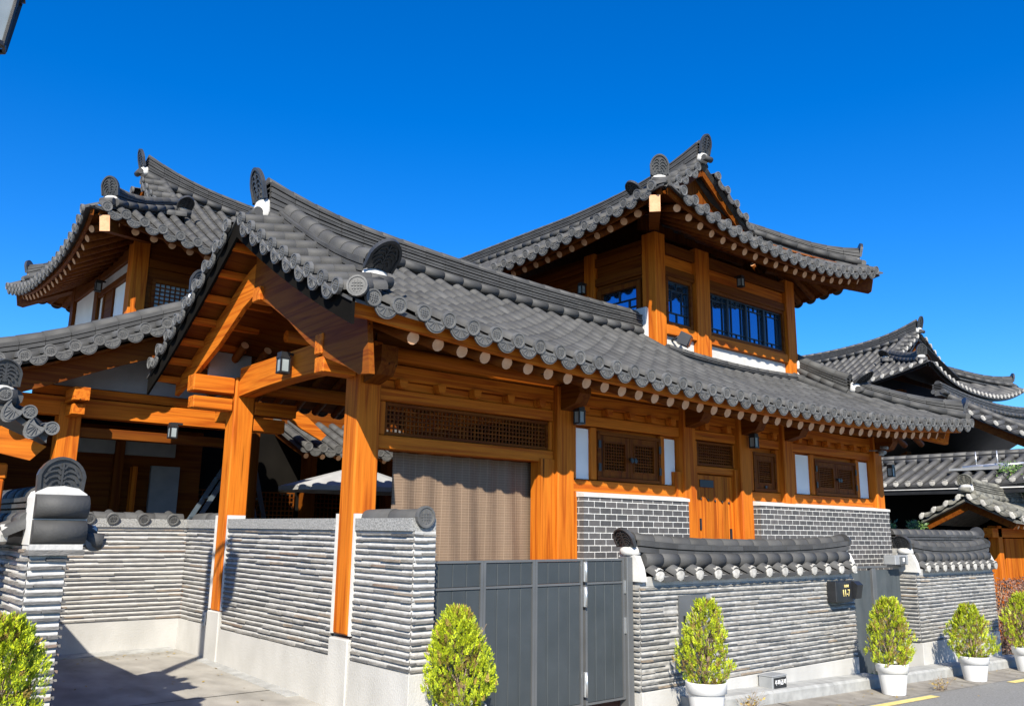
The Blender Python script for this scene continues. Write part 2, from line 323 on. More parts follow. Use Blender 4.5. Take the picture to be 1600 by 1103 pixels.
def slope(mb, S, us, Lv, vlo=lambda u: 0, vhi=lambda u: 1, tl=.28, r=.076, style='disk', tm='tile', em='disk', seg=6, pitch=.3, detail=True, ends=True, white='endlime', first_pan=False):
    ev = .002
    for k_, u in enumerate(us):
        a, b = vlo(u), vhi(u)
        if b-a < .02: continue
        def fr(u_, v_):
            T = (S(u_, v_+ev)-S(u_, v_-ev)).normalized(); B = (S(u_+.01, v_)-S(u_-.01, v_)).normalized()
            N = B.cross(T)
            if N.z < 0: N = -N
            return T, B, N.normalized()
        n = max(1, round((b-a)*Lv/tl)); mb.mt(tm)
        for k in range(n):
            v1 = a+(b-a)*k/n; v2 = a+(b-a)*(k+1)/n; T, B, N = fr(u, v1+.001)
            tile_piece(mb, S(u, v1), S(u, v2), B, N, r*1.016, r*1.0, .0125, .0105, seg)
        T, B, N = fr(u, a+.003)
        D = V((-T.x, -T.y, -T.z*.25)).normalized()
        if ends:
            c = S(u, a)+N*.03
            if style == 'disk': mb.mt(em); disk(mb, c+D*.015, D, B, r*1.07, detail)
            elif style == 'white':
                mb.mt(white); cc = S(u, a)+N*.045; nn = 8
                rg = [[cc-V((0, 0, .012))+B*(q*r*.92*math.cos(2*math.pi*i/nn))+V((0, 0, 1))*(q*r*.92*math.sin(2*math.pi*i/nn))+D*d_ for i in range(nn)] for q, d_ in ((1, -.04), (1, .004), (.6, .012))]
                mb.smooth = False; mb.add(sum(rg, []), [(j*nn+i, j*nn+(i+1) % nn, (j+1)*nn+(i+1) % nn, (j+1)*nn+i) for j in range(2) for i in range(nn)]+[tuple(16+i for i in range(nn))]); mb.smooth = False
        # pan tiles between this row and the next
        um = u+pitch/2
        if k_ == len(us)-1: continue
        a, b = vlo(um), vhi(um)
        if b-a < .02: continue
        n = max(1, round((b-a)*Lv/(tl*.5))); mb.mt(tm)
        for k in range(n):
            v1 = a+(b-a)*k/n; v2 = a+(b-a)*(k+1)/n; T, B, N = fr(um, v1+.001)
            P1, P2 = S(um, v1), S(um, v2); vv = []
            for Pp, o in ((P1, -.024), (P1, -.012), (P2, -.022)):
                for s in (-1, -.5, 0, .5, 1): vv.append(Pp+B*(s*pitch*.46)+N*(.04*s*s+o-.012))
            mb.smooth = False
            mb.add(vv, [(i, i+1, 6+i, 5+i) for i in range(4)]+[(5+i, 6+i, 11+i, 10+i) for i in range(4)])
        if ends and style == 'disk':
            T, B, N = fr(um, a+.003); D = V((-T.x, -T.y, -T.z*.25)).normalized()
            mb.mt(em); scallop(mb, S(um, a)+D*.022-V((0, 0, .010)), D, B, pitch*.43, .16, detail)
        elif ends:
            T, B, N = fr(um, a+.003); D = V((-T.x, -T.y, -T.z*.25)).normalized(); mb.mt(tm)
            scallop(mb, S(um, a)+D*.01, D, B, pitch*.47, .085, False)
def bed(mb, S, us, vlo=lambda u: 0, vhi=lambda u: 1, nv=8, off=-.035, th=.05):
    """closed sheet under the tiles"""
    up_ = []; lo = []
    for u in us:
        up_.append([S(u, vlo(u)+(vhi(u)-vlo(u))*k/nv)+V((0, 0, off)) for k in range(nv+1)])
    n = nv+1; vv = sum(up_, []); m_ = len(vv); vv2 = vv+[p-V((0, 0, th)) for p in vv]; k = len(us)
    ff = []
    for i in range(k-1):
        for j in range(nv):
            a = i*n+j; ff += [(a, a+1, a+n+1, a+n), (m_+a, m_+a+n, m_+a+n+1, m_+a+1)]
    for i in range(k-1):
        a = i*n; ff += [(a, a+n, m_+a+n, m_+a), (a+nv, m_+a+nv, m_+a+n+nv, a+n+nv)]
    for j in range(nv):
        a = j; ff.append((a, m_+a, m_+a+1, a+1)); a = (k-1)*n+j; ff.append((a, a+1, m_+a+1, m_+a))
    mb.add(vv2, ff)
def ridge(mb, pts, h=.4, w=.26, nl=5, rt_=.075, base=True, tm='tile', step=.32, f0=0, f1=0, fl=1.1):
    """stacked ridge along pts (points on the roof surface)"""
    mb.mt(tm); pts = resample(pts, step); n = len(pts); Z = V((0, 0, 1))
    cum = [0]
    for i in range(n-1): cum.append(cum[-1]+(pts[i+1]-pts[i]).length)
    tp = [h-rt_+f0*max(0, 1-c/fl)**2+f1*max(0, 1-(cum[-1]-c)/fl)**2 for c in cum]; b0 = .10 if base else .0
    for i in range(n-1):
        a, b = pts[i], pts[i+1]; T = (b-a).normalized(); B = T.cross(Z).normalized(); g = T*.003; ta, tb = tp[i], tp[i+1]
        N = B.cross(T).normalized()
        if N.z < 0: N = -N
        c0, c1 = a+g, b-g
        def blk(hw, z0a, z0b, z1a, z1b): mb.hexa([c0-B*hw+Z*z0a, c0+B*hw+Z*z0a, c1+B*hw+Z*z0b, c1-B*hw+Z*z0b, c0-B*hw+Z*z1a, c0+B*hw+Z*z1a, c1+B*hw+Z*z1b, c1-B*hw+Z*z1b])
        blk(w*.34, -.06, -.06, ta, tb)
        if base:
            for s in (-1, 1):
                mb.cyl(a+B*(s*w*.42)+Z*.055-T*.02, b+B*(s*w*.42)+Z*.055, .068, .064, 10)
        la, lb = (ta-b0)/nl, (tb-b0)/nl
        for k in range(nl):
            ww = w*(.47 if k % 2 == 0 else .5)+.012*(nl-k)/nl; blk(ww, b0+la*k+.004, b0+lb*k+.004, b0+la*(k+1)-.011, b0+lb*(k+1)-.011)
        tile_piece(mb, a+Z*ta, b+Z*tb, B, N, rt_*1.10, rt_*1.05, .0, -.002, 8)
def arch(w, h, n=14):
    o = []
    for i in range(n+1):
        a = math.pi*i/n; x = -math.cos(a); y = math.sin(a)
        o.append((x*w/2*(1-.10*y*y), h*(.30+.70*y**.85) if 0 < i < n else 0))
    return [(-w/2*.92, 0)]+o[1:-1]+[(w/2*.92, 0)]
def mangwa(P0, D, parent, w=.32, h=.36, tilt=.35, mk='mangwa', plaster=.16, roll=True, tm='tile', pw=None, name='ridge_end_tile'):
    """ornamental end tile facing D with its plaster bed; two parts"""
    D = V(D).normalized(); B = D.cross(V((0, 0, 1))).normalized(); U = (V((0, 0, 1))*math.cos(tilt)+D*math.sin(tilt)).normalized()
    Nn = B.cross(U).normalized(); Nn = Nn if Nn.dot(D) > 0 else -Nn
    b = MB().mt(mk); O = V(P0); f_ = lambda x, y, d_=0: O+B*x+U*y+Nn*d_
    ar = arch(w, h); b.extr([f_(x, y, -.015) for x, y in ar], Nn*.03)
    inn = [(x*.84, .02+y*.86) for x, y in ar]
    for A_, Bq in zip(range(len(ar)-1), range(1, len(ar))):
        p = [f_(*ar[A_], .012), f_(*ar[Bq], .012), f_(*inn[Bq], .012), f_(*inn[A_], .012)]
        b.extr(p, Nn*.022)
    b.beam(f_(0, h*.15, .022), f_(0, h*.84, .022), .014, .02, Nn)
    for k, (hw, y0) in enumerate(((.12, .16), (.2, .28), (.29, .40), (.32, .54), (.26, .68))):
        for s in (-1, 1):
            pr = None
            for q in range(6):
                t = q/5; x = s*w*(.03+hw*t); y = h*(y0+.13*math.sin(t*math.pi*.9)-.14*t*t+.02*math.sin(t*9)); p = f_(x, y, .022)
                if pr is not None: b.beam(pr, p, .013, .018, Nn)
                pr = p
    b.build(name, parent)
    if plaster:
        c = MB().mt('white'); c.smooth = True; n = 10; pw = pw or w*.42
        for (dd) in (0,):
            rings = []
            for j, (zz, rr, off) in enumerate(((-plaster*1.05, .86, .0), (-plaster*.8, 1.08, .01), (-plaster*.35, 1., .02), (-.01, .86, .01), (plaster*.18, .35, -.02))):
                rings.append([O+V((0, 0, zz))+B*(pw*rr*math.cos(2*math.pi*i/n)*(1+.06*math.sin(i*2.3+j)))+D*(off-.05+.095*rr*math.sin(2*math.pi*i/n)) for i in range(n)])
            c.add(sum(rings, []), [(j*n+i, j*n+(i+1) % n, (j+1)*n+(i+1) % n, (j+1)*n+i) for j in range(4) for i in range(n)]+[tuple(range(n-1, -1, -1)), tuple(40+i for i in range(n))])
        if roll:
            c.smooth = False; c.mt(tm); c.cyl(O-V((0, 0, plaster*.75))-B*(pw*.86)+D*.07, O-V((0, 0, plaster*.75))+B*(pw*.86)+D*.07, .06, .06, 10)
        c.build('plaster_bed', parent)
def rafter_obj(a, b, parent, r=.055, wm='dwy'):
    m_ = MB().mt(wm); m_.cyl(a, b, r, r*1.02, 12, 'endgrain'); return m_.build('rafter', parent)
def lattice(mb, x0, x1, z0, z1, y, nx, nz, t=.012, d=.02):
    for x in lin(x0, x1, nx+1): mb.box(x-t/2, x+t/2, y-d/2, y+d/2, z0, z1)
    for z in lin(z0, z1, nz+1): mb.box(x0-t/2, x1+t/2, y-d/2-.002, y+d/2+.002, z-t/2, z+t/2)
def frame(mb, x0, x1, z0, z1, y0, y1, t):
    mb.box(x0, x0+t, y0, y1, z0, z1); mb.box(x1-t, x1, y0, y1, z0, z1)
    mb.box(x0+t, x1-t, y0+.001, y1-.001, z0, z0+t); mb.box(x0+t, x1-t, y0+.001, y1-.001, z1-t, z1)

# ================================================================== GROUND
def gz(x, y):
    z = -.031*max(x-4.4, 0)
    if y < 6: z += -.217
    elif y < 8: z += -.077+.07*(y-8)
    elif y < 11: z += .0256*(y-11)
    return z
def sheet(name, mk, xs, ys, dz=0):
    b = MB().mt(mk); vv = [(x, y, gz(x, y)+dz) for x in xs for y in ys]; n = len(ys)
    b.add(vv, [(i*n+j, (i+1)*n+j, (i+1)*n+j+1, i*n+j+1) for i in range(len(xs)-1) for j in range(n-1)]); return struct(b, name)
sheet('ground', 'asphalt', [-900, -300, -60, 0, 4.4, 12, 20, 40, 80, 300, 900], [-900, -200, -30, 0, 5, 6, 8, 11, 14, 40, 100, 900], -.03)
sheet('driveway', 'concrete', lin(-3, 4.42, 5), [5.9, 6, 7, 8, 9.5, 11, 12.4], -.004)
sheet('roadside_strip', 'gutter', [4.45, 8, 12, 16, 20, 30, 60], [5.70, 6, 6.6, 7.2], -.008)
sheet('road', 'asphalt', [-30, 0, 4.4, 8, 12, 20, 40], [-30, -10, 0, 3, 5.78], -.012)
yl = MB().mt('yellow')
for (x0, x1) in ((9.3, 12.3), (14.9, 19.8), (22, 27)):
    xs = lin(x0, x1, 5); yl.strip([(x, 5.50, gz(x, 5.5)-.006) for x in xs], [(x, 5.63, gz(x, 5.6)-.006) for x in xs])
struct(yl, 'yellow_road_line')

# ================================================================== FRONT HOUSE (A)
A = thing('tiled_house', 'long single-storey wooden house with grey tiled roof, open porch bay and dark brick lower walls', 'house', (4.43, 7.7, 0))
YR = 9.43
def ye(x): return 6.58-.10*max(0, (x-13.5)/3.4)**2
def ze(x): return 3.42+.0068*(x-10.3)**2
def sst(t): t = max(0, min(1, t)); return t*t*(3-2*t)
def zr(x): return 4.95+(.0085 if x < 10 else .004)*(x-10)**2-.24*sst((x-10.7)/.7)*(1-sst((x-14.5)/.8))
prof = lambda v: .82*v+.18*v*v
SA = lambda x, v: V((x, ye(x)+(YR-ye(x))*v, ze(x)+(zr(x)-ze(x))*prof(v)))
SB = lambda x, v: V((x, 12.24+(YR-12.24)*v, ze(x)+(zr(x)-ze(x))*prof(v)))
XV = 3.61
hipy = lambda x: 6.5+(16.9-x)*.95
def vhA(x):
    if x > 15.45: return max(0, min(1, (hipy(x)-ye(x))/(YR-ye(x))))
    if x > 10.75: return (9.02-ye(x))/(YR-ye(x)) if x < 15.25 else .93
    return 1
t = MB()
slope(t, SA, [4.42+.3*k for k in range(42)], 3.3, vhi=vhA, tl=.27)
# short sideways tiles along the front and rear verge
for S_, y0, y1, sg in ((SA, 6.78, 9.2, 1), (SB, 12.0, 9.6, -1)):
    def SV(u, v, S_=S_, sg=sg):
        y = u*sg if sg > 0 else -u
        vv = (y-ye(4))/(YR-ye(4)) if sg > 0 else (12.24-y)/(12.24-YR)
        p = S_(XV, vv); return V((XV+.5*v, y, p.z-.01+.10*v))
    us = lin(y0, y1, 9) if sg > 0 else [-y for y in lin(y0, y1, 9)]
    slope(t, SV, us, .5, tl=.26, pitch=abs(y1-y0)/8)
slope(t, SA, [3.86, 4.14], 3.3, vhi=lambda x: .2, tl=.27)
t.mt('disk'); D_ = V((-.7, -.7, 0)).normalized(); disk(t, V((3.68, 6.54, 3.80)), D_, V((.7, -.7, 0)).normalized(), .10)
t.mt('tile'); t.cyl(V((3.72, 6.58, 3.80)), V((4.25, 7.1, 4.06)), .075, .07, 10)
tA = t.build('roof_tiles', A)
t = MB(); slope(t, SB, [4.42+.3*k for k in range(22)], 3.3, tl=.5, seg=4, detail=False); t.build('rear_roof_tiles', A)
SR_ = lambda y, v: V((16.9-1.5*v, y, ze(16.9)+(4.6-ze(16.9))*v))
t = MB(); slope(t, SR_, [6.7+.3*k for k in range(18)], 1.8, vhi=lambda y: max(0, min(1, (y-6.5)/1.5, (12.1-y)/1.5)), detail=False); t.build('side_roof_tiles', A)
b = MB().mt('tile'); xs = lin(XV+.03, 16.85, 50); bed(b, SA, xs, vhi=lambda x: vhA(x)+.001, off=-.03, th=.03); bed(b, SB, lin(XV+.03, 10.8, 20), off=-.03, th=.03)
bed(b, SR_, lin(6.55, 12.1, 12), vhi=lambda y: max(.01, min(1, (y-6.5)/1.5, (12.2-y)/1.5)), off=-.03, th=.03)
b.build('roof_bed', A)
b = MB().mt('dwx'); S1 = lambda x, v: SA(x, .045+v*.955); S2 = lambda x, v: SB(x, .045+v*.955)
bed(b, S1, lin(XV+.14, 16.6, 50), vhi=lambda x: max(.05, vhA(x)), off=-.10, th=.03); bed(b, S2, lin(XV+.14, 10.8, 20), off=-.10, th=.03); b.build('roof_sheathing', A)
for S_ in (SA, SB):
    b = MB().mt('interior'); e_ = [S_(XV+.05, v)-V((0, 0, .03)) for v in lin(.0, 1, 12)]; b.slabstrip(e_, [p-V((0, 0, .24)) for p in e_], V((.03, 0, 0))); b.build('verge_edge', A)  # black edge under the verge, made deeper to throw shade on the gable
b = MB().mt('wx')
E0 = [SA(x, .035)-V((0, 0, .185)) for x in lin(XV+.12, 16.55, 50)]; E1 = [p+V((0, 0, .14)) for p in E0]
b.slabstrip(E0, E1, V((0, .05, 0))); b.build('eave_board', A)
# main ridge, descending ridges, hip
rp = MB(); ridge(rp, [V((x, YR, zr(x)+.0)) for x in lin(3.98, 10.84, 30)], .44, .30, 6, .08, f0=.16, fl=1.5); rg = rp.build('main_ridge', A); ORG[rg.name] = V((4.43, 7.7, 0))
mangwa((3.92, YR, zr(3.9)+.27), (-1, -.0, 0), rg, .36, .42, .22, plaster=.24)
rp = MB(); ridge(rp, [SA(4.26, v)+V((0, 0, .03)) for v in lin(.24, .97, 12)], .36, .34, 3, .095, step=.3, f0=.06); r_ = rp.build('descending_ridge', A); ORG[r_.name] = V((4.43, 7.7, 0))
mangwa(SA(4.24, .20)+V((0, 0, .27)), (.0, -1, 0), r_, .36, .38, .85, plaster=.17)
rp = MB(); ridge(rp, [SB(4.26, v) for v in lin(.24, .97, 12)], .36, .34, 3, .09); r_ = rp.build('descending_ridge', A); ORG[r_.name] = V((4.43, 7.7, 0))
mangwa(SB(4.24, .20)+V((0, 0, .27)), (0, 1, 0), r_, .38, .34, .35)
rp = MB(); ridge(rp, [SA(15.3, v)+V((0, 0, -.02)) for v in lin(.52, .98, 12)], .36, .30, 4, .08, f0=.05); r_ = rp.build('descending_ridge', A); ORG[r_.name] = V((4.43, 7.7, 0))
mangwa(SA(15.3, .47)+V((0, 0, .26)), (0, -1, 0), r_, .34, .38, .95, plaster=.17)
hp = []
for q in lin(.10, 1, 12):
    x = 16.9-1.6*q; p = SA(x, max(0, min(1, (hipy(x)-ye(x))/(YR-ye(x))))); hp.append(p+V((0, 0, .04)))
rp = MB(); ridge(rp, hp, .27, .24, 3, .07, f0=.10); r_ = rp.build('hip_ridge', A); ORG[r_.name] = V((4.43, 7.7, 0))
mangwa(hp[0]+V((0, 0, .16)), (.72, -.69, 0), r_, .30, .28, .4, plaster=.14)
rp = MB(); ridge(rp, [V((x, 8.93+.0*x, 4.56+.016*(x-13)**2)) for x in lin(10.95, 15.15, 14)], .12, .14, 2, .06, base=False); rp.build('wall_flashing_ridge', A)
# rafters
for k in range(41):
    x = 4.44+.298*k
    if x > 16.2: break
    y0 = ye(x)+.17; p = V((x, y0, SA(x, (y0-ye(x))/(YR-ye(x))).z-.262))
    xi = min(x, 15.35+.1*(x-15.35)) if x > 15.2 else x
    q = V((xi, 8.15, p.z+.57)); rafter_obj(p, q, A, .068)
b = MB().mt('wy'); b.beam((16.55, 6.86, ze(16.6)-.24), (15.3, 8.1, 3.85), .16, .24); b.build('hip_rafter', A)
for k in range(13):
    y = 7.3+.32*k; rafter_obj((16.45, y, 3.36), (15.5, y, 3.75), A, .054)
for k in range(20):
    x = 4.12+.33*k; rafter_obj((x+.35, 12.0, ze(x)-.15), (x+.35, 10.9, ze(x)+.38), A, .054)
# barge boards under the open gable
def barge(S, sg):
    b = MB().mt('board' if sg > 0 else 'wy')
    lo = ((9.60, 4.40), (9.15, 4.20), (8.61, 3.91), (8.11, 3.58), (7.66, 3.34), (7.25, 3.20), (7.0, 3.09), (6.80, 3.07)) if sg > 0 else ((9.61, 4.40), (9.9, 4.31), (10.64, 3.94), (11.47, 3.63), (12.1, 3.45))
    bot = [V((4.0, y, z)) for y, z in lo]; top = []
    for y, z in lo:
        v = (y-6.58)/(YR-6.58) if sg > 0 else (12.24-y)/(12.24-YR); zr_ = S(4.0, max(0, min(1, v))).z-.10
        top.append(V((4.0, y+(.10 if sg > 0 and y < 6.85 else 0), zr_ if sg > 0 else min(zr_, z+.40))))
    b.slabstrip(top, bot, V((.06, 0, 0)))
    return b.build('barge_board', A, label='purple-brown barge board on the front slope, darkened for verge shade' if sg > 0 else None)
barge(SA, 1); barge(SB, -1)
# purlins showing at the gable
for (y, z, r) in ((7.82, 3.52, .10), (11.04, 3.52, .10), (9.43, 4.62, .10), (8.6, 4.12, .08), (10.25, 4.12, .08)):
    b = MB().mt('wx'); b.cyl((4.15 if z > 4.5 else 4.75 if z > 3.6 else 4.6, y, z), (10.7 if z > 3.6 else 15.6, y, z), r, r, 14); b.build('purlin', A)
# short struts (verge joists) seen under the verge
for S_ in (SA, SB):
    for v in lin(.1, .93, 7):
        p = S_(XV+.08, v)-V((0, 0, .20)); b = MB().mt('wx'); b.beam(p, p+V((.9, 0, .0)), .085, .085); b.build('verge_joist', A)
# posts
def post(x0, x1, y0, y1, z0, z1, parent, m_='wz'):
    b = MB().mt(m_); b.bbox(x0, x1, y0, y1, z0, z1, .016); return b.build('post', parent)
post(4.40, 4.68, 7.68, 7.96, .62, 3.62, A); post(4.40, 4.68, 10.92, 11.19, .60, 3.62, A)
for (x0, x1) in ((7.24, 7.52), (9.72, 9.99), (11.08, 11.36), (12.28, 12.55), (15.28, 15.56)): post(x0, x1, 7.66, 7.93, .2, 3.45, A)
for (x0, x1) in ((7.24, 7.52), (9.72, 9.99), (12.28, 12.55), (15.28, 15.56)): post(x0, x1, 10.92, 11.19, -.2, 3.45, A)
for x0, x1, z1 in ((7.0, 7.235, 2.52), (7.53, 7.62, 2.14), (9.60, 9.715, 2.5), (11.0, 11.075, 2.6), (11.365, 11.44, 2.13)):
    b = MB().mt('wz'); b.box(x0, x1, 7.72, 7.90, .2, z1); b.build('post_trim', A)
# stone bases under the two porch posts
for y0, y1, zt in ((7.63, 8.01, .585), (10.86, 11.25, .60)):
    P('plinth', 'post_base', A, lambda b: b.bbox(4.385, 4.75, y0, y1, -.12, zt, .012))
# beam layers over the facade
def seg(x0, x1, y0, y1, z0, z1, m_='wx', nm='beam', par=None, bev=.008): return P(m_, nm, par or A, lambda b: b.bbox(x0, x1, y0, y1, z0, z1, bev))
bays = [(4.69, 7.23), (7.53, 9.71), (10.0, 11.07), (11.37, 12.27), (12.56, 15.27)]
for (a, b_) in bays:
    seg(a, b_, 7.74, 7.92, 3.0, 3.135)
    seg(a, b_, 7.78, 7.90, 3.14, 3.235)
    seg(a, b_, 7.73, 7.93, 3.24, 3.40)
    n = max(1, round((b_-a)/.47))
    for k in range(n):
        x = a+(b_-a)*(k+.5)/n
        b = MB().mt('wx'); b.extr([(x-.055, 7.66, 3.235), (x+.055, 7.66, 3.235), (x+.045, 7.66, 3.17), (x+.03, 7.66, 3.145), (x-.03, 7.66, 3.145), (x-.045, 7.66, 3.17)], (0, .11, 0)); b.build('bearing_block', A)
for x in (4.54, 7.38, 9.855, 11.22, 12.415, 15.42):
    P('dwy', 'beam_head', A, lambda b: b.extr([(x-.10, 7.32, 3.50), (x-.10, 7.32, 3.32), (x-.10, 7.40, 3.20), (x-.10, 7.655, 3.14), (x-.10, 7.655, 3.50)], (.20, 0, 0)))
P('dwx', 'eave_wall_panel', A, lambda b: b.box(4.69, 15.3, 7.84, 7.88, 3.40, 3.75))
# open porch side: arched tie beam, crossing brackets
def ybeam(x0, x1, ys, zb, zt, m_='wy', nm='tie_beam'):
    b = MB().mt(m_); A1 = []; B1 = []
    for y in lin(ys[0], ys[1], 14):
        s = math.sin((y-ys[0])/(ys[1]-ys[0])*math.pi); A1.append(V((x0, y, zt))); B1.append(V((x0, y, zb+.05*s)))
    b.slabstrip(A1, B1, V((x1-x0, 0, 0))); return b.build(nm, A)
ybeam(4.44, 4.66, (7.97, 10.91), 3.36, 3.74)
P('wy', 'bracket', A, lambda b: b.bbox(4.46, 4.63, 11.2, 11.75, 3.08, 3.26)); P('wy', 'bracket', A, lambda b: b.bbox(4.45, 4.64, 11.2, 11.85, 3.28, 3.44))
P('wx', 'bracket', A, lambda b: b.bbox(3.86, 4.39, 10.95, 11.15, 3.16, 3.32)); P('wx', 'bracket', A, lambda b: b.bbox(3.84, 4.39, 10.93, 11.17, 3.38, 3.60))
P('wx', 'bracket', A, lambda b: b.bbox(4.0, 4.39, 7.72, 7.92, 3.21, 3.38)); P('wx', 'bracket', A, lambda b: b.bbox(3.98, 4.39, 7.74, 7.90, 3.40, 3.62))
P('wx', 'bracket', A, lambda b: b.bbox(4.69, 5.15, 10.95, 11.15, 2.92, 3.10)); P('wx', 'bracket', A, lambda b: b.bbox(4.69, 5.3, 10.93, 11.17, 3.14, 3.32))
P('wx', 'bracket', A, lambda b: b.bbox(3.95, 4.38, 9.33, 9.53, 4.28, 4.46))
P('wy', 'cross_beam', A, lambda b: b.bbox(7.28, 7.48, 7.94, 10.91, 3.1, 3.38))
P('pgrey', 'gable_panel', A, lambda b: b.box(4.12, 4.70, 11.2, 11.24, 3.62, 3.98))  # white plaster coloured grey to stand in for shade behind the barge

# transom over the porch front
seg(4.69, 7.23, 7.74, 7.92, 2.485, 2.63); seg(4.69, 4.79, 7.76, 7.9, 2.635, 2.995, 'wz', 'transom_jamb'); seg(7.19, 7.235, 7.76, 7.9, 2.635, 2.995, 'wz', 'transom_jamb')
tw = P('dwx', 'transom_window', A, lambda b: frame(b, 4.80, 7.185, 2.64, 2.99, 7.79, 7.86, .03))
def sub(mk, name, parent, fn): ORG[parent.name] = ORG.get(parent.name, V((4.43, 7.7, 0))); return P(mk, name, parent, fn)
sub('dwz', 'lattice', tw, lambda b: lattice(b, 4.83, 7.155, 2.67, 2.96, 7.82, 44, 6, .014))
# rear wall & inner walls (dark rooms)
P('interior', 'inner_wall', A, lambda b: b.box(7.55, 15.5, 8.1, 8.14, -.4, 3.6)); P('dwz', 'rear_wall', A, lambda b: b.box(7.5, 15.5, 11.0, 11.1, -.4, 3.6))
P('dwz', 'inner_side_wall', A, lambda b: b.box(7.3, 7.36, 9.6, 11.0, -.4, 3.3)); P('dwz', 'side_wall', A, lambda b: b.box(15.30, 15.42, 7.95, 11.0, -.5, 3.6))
P('dwx', 'porch_floor', A, lambda b: b.box(4.7, 7.3, 8.2, 11.0, .3, .42))
# bay 2 : panel, shutter window, panel
def panelz(x0, x1, z0, z1): P('panel', 'plaster_panel', A, lambda b: b.box(x0, x1, 7.815, 7.86, z0, z1))
def backing(x0, x1, z0, z1): P('wx', 'wall_board', A, lambda b: b.box(x0, x1, 7.865, 7.90, z0, z1))
def stile(x0, x1, z0=2.31, z1=2.99, m_='wz'): P(m_, 'wall_post', A, lambda b: b.bbox(x0, x1, 7.77, 7.86, z0, z1, .006))
def knobs(parent, pts):
    for (x, z) in pts: sub('black', 'handle', parent, lambda b: (b.cyl((x, 7.742, z), (x, 7.70, z), .022, .022, 10), b.cyl((x, 7.70, z-.02), (x, 7.69, z-.02), .03, .03, 12)))
def shutter_window(x0, x1, z0, z1, n=2, bars=(8, 9), handle=True):
    wn = P('dwx', 'window', A, lambda b: frame(b, x0, x1, z0, z1, 7.76, 7.86, .045)); ORG[wn.name] = V((4.43, 7.7, 0))
    P('dwx', 'window_back', wn, lambda b: b.box(x0+.05, x1-.05, 7.85, 7.858, z0+.05, z1-.05))
    a0, a1 = x0+.05, x1-.05; w_ = (a1-a0)/n
    for k in range(n):
        l_, r_ = a0+w_*k+.004, a0+w_*(k+1)-.004
        b = MB().mt('dwz'); frame(b, l_, r_, z0+.05, z1-.05, 7.775, 7.82, .085); frame(b, l_+.07, r_-.07, z0+.12, z1-.12, 7.768, 7.81, .02)
        b.mt('dwx'); lattice(b, l_+.09, r_-.09, z0+.14, z1-.14, 7.80, bars[0], bars[1], .011); b.mt('interior'); b.box(l_+.09, r_-.09, 7.835, 7.84, z0+.14, z1-.14)
        sh = b.build('shutter', wn)
    if handle and n == 2:
        xm = (a0+a1)/2; knobs(wn, ((xm-.035, (z0+z1)/2-.02), (xm+.035, (z0+z1)/2-.02)))
        for (x, z) in ((x0+.03, z1-.17), (x0+.03, z0+.17), (x1-.03, z1-.17), (x1-.03, z0+.17)): sub('black', 'hinge', wn, lambda b: b.box(x-.022, x+.022, 7.745, 7.758, z-.05, z+.05))
    return wn
backing(7.53, 9.71, 2.14, 3.0); seg(7.53, 9.71, 7.75, 7.86, 2.14, 2.30, 'wx', 'sill_beam'); backing(12.56, 15.27, 2.14, 3.0); seg(12.56, 15.27, 7.75, 7.86, 2.14, 2.30, 'wx', 'sill_beam')
stile(7.57, 7.66); panelz(7.665, 7.925, 2.315, 2.965); stile(7.93, 8.04); shutter_window(8.045, 9.32, 2.31, 2.95); stile(9.325, 9.41); panelz(9.415, 9.685, 2.315, 2.96)
stile(12.58, 12.78); panelz(12.785, 13.245, 2.315, 2.965); stile(13.25, 13.36); shutter_window(13.365, 14.76, 2.31, 2.925, bars=(9, 11)); stile(14.765, 14.88); panelz(14.885, 15.255, 2.315, 2.965)
# bay 3 : transom + board door
backing(10.0, 11.07, .2, 3.0)
seg(10.0, 11.06, 7.76, 7.86, 2.51, 2.62); stile(10.0, 10.15, .3, 2.98); stile(11.045, 11.07, .3, 2.98)
tw = P('dwx', 'transom_window', A, lambda b: (frame(b, 10.155, 11.04, 2.63, 2.98, 7.775, 7.85, .03), b.mt('interior').box(10.19, 11.0, 7.845, 7.85, 2.66, 2.95)))
sub('dwx', 'lattice', tw, lambda b: lattice(b, 10.185, 11.01, 2.66, 2.95, 7.81, 18, 7, .014))
dr = MB().mt('wz')
for k in range(6): x = 10.17+.145*k; dr.bbox(x, x+.142, 7.79, 7.84, .3, 2.49, .004)
dr = dr.build('door', A); ORG[dr.name] = V((4.43, 7.7, 0))
sub('black', 'lock_plate', dr, lambda b: b.bbox(10.2, 10.52, 7.77, 7.788, 2.31, 2.42, .003)); sub('black', 'handle', dr, lambda b: b.box(10.90, 10.93, 7.76, 7.788, 1.45, 1.72)); sub('black', 'hinge', dr, lambda b: b.box(10.18, 10.21, 7.77, 7.788, 1.70, 1.86))
for k in range(5): sub('black', 'stud', dr, lambda b: b.cyl((10.22+.17*k, 7.79, 2.14-.01*k), (10.22+.17*k, 7.77, 2.14-.01*k), .018, .012, 8))
# bay 4 : single shutter
backing(11.37, 12.27, 2.14, 3.0); seg(11.45, 12.27, 7.75, 7.86, 2.14, 2.295, 'wx', 'sill_beam'); stile(11.45, 11.56); stile(12.2, 12.275)
w4 = shutter_window(11.565, 12.195, 2.305, 2.92, 1, (8, 10)); sub('black', 'latch', w4, lambda b: b.box(11.85, 11.90, 7.755, 7.768, 2.36, 2.40))
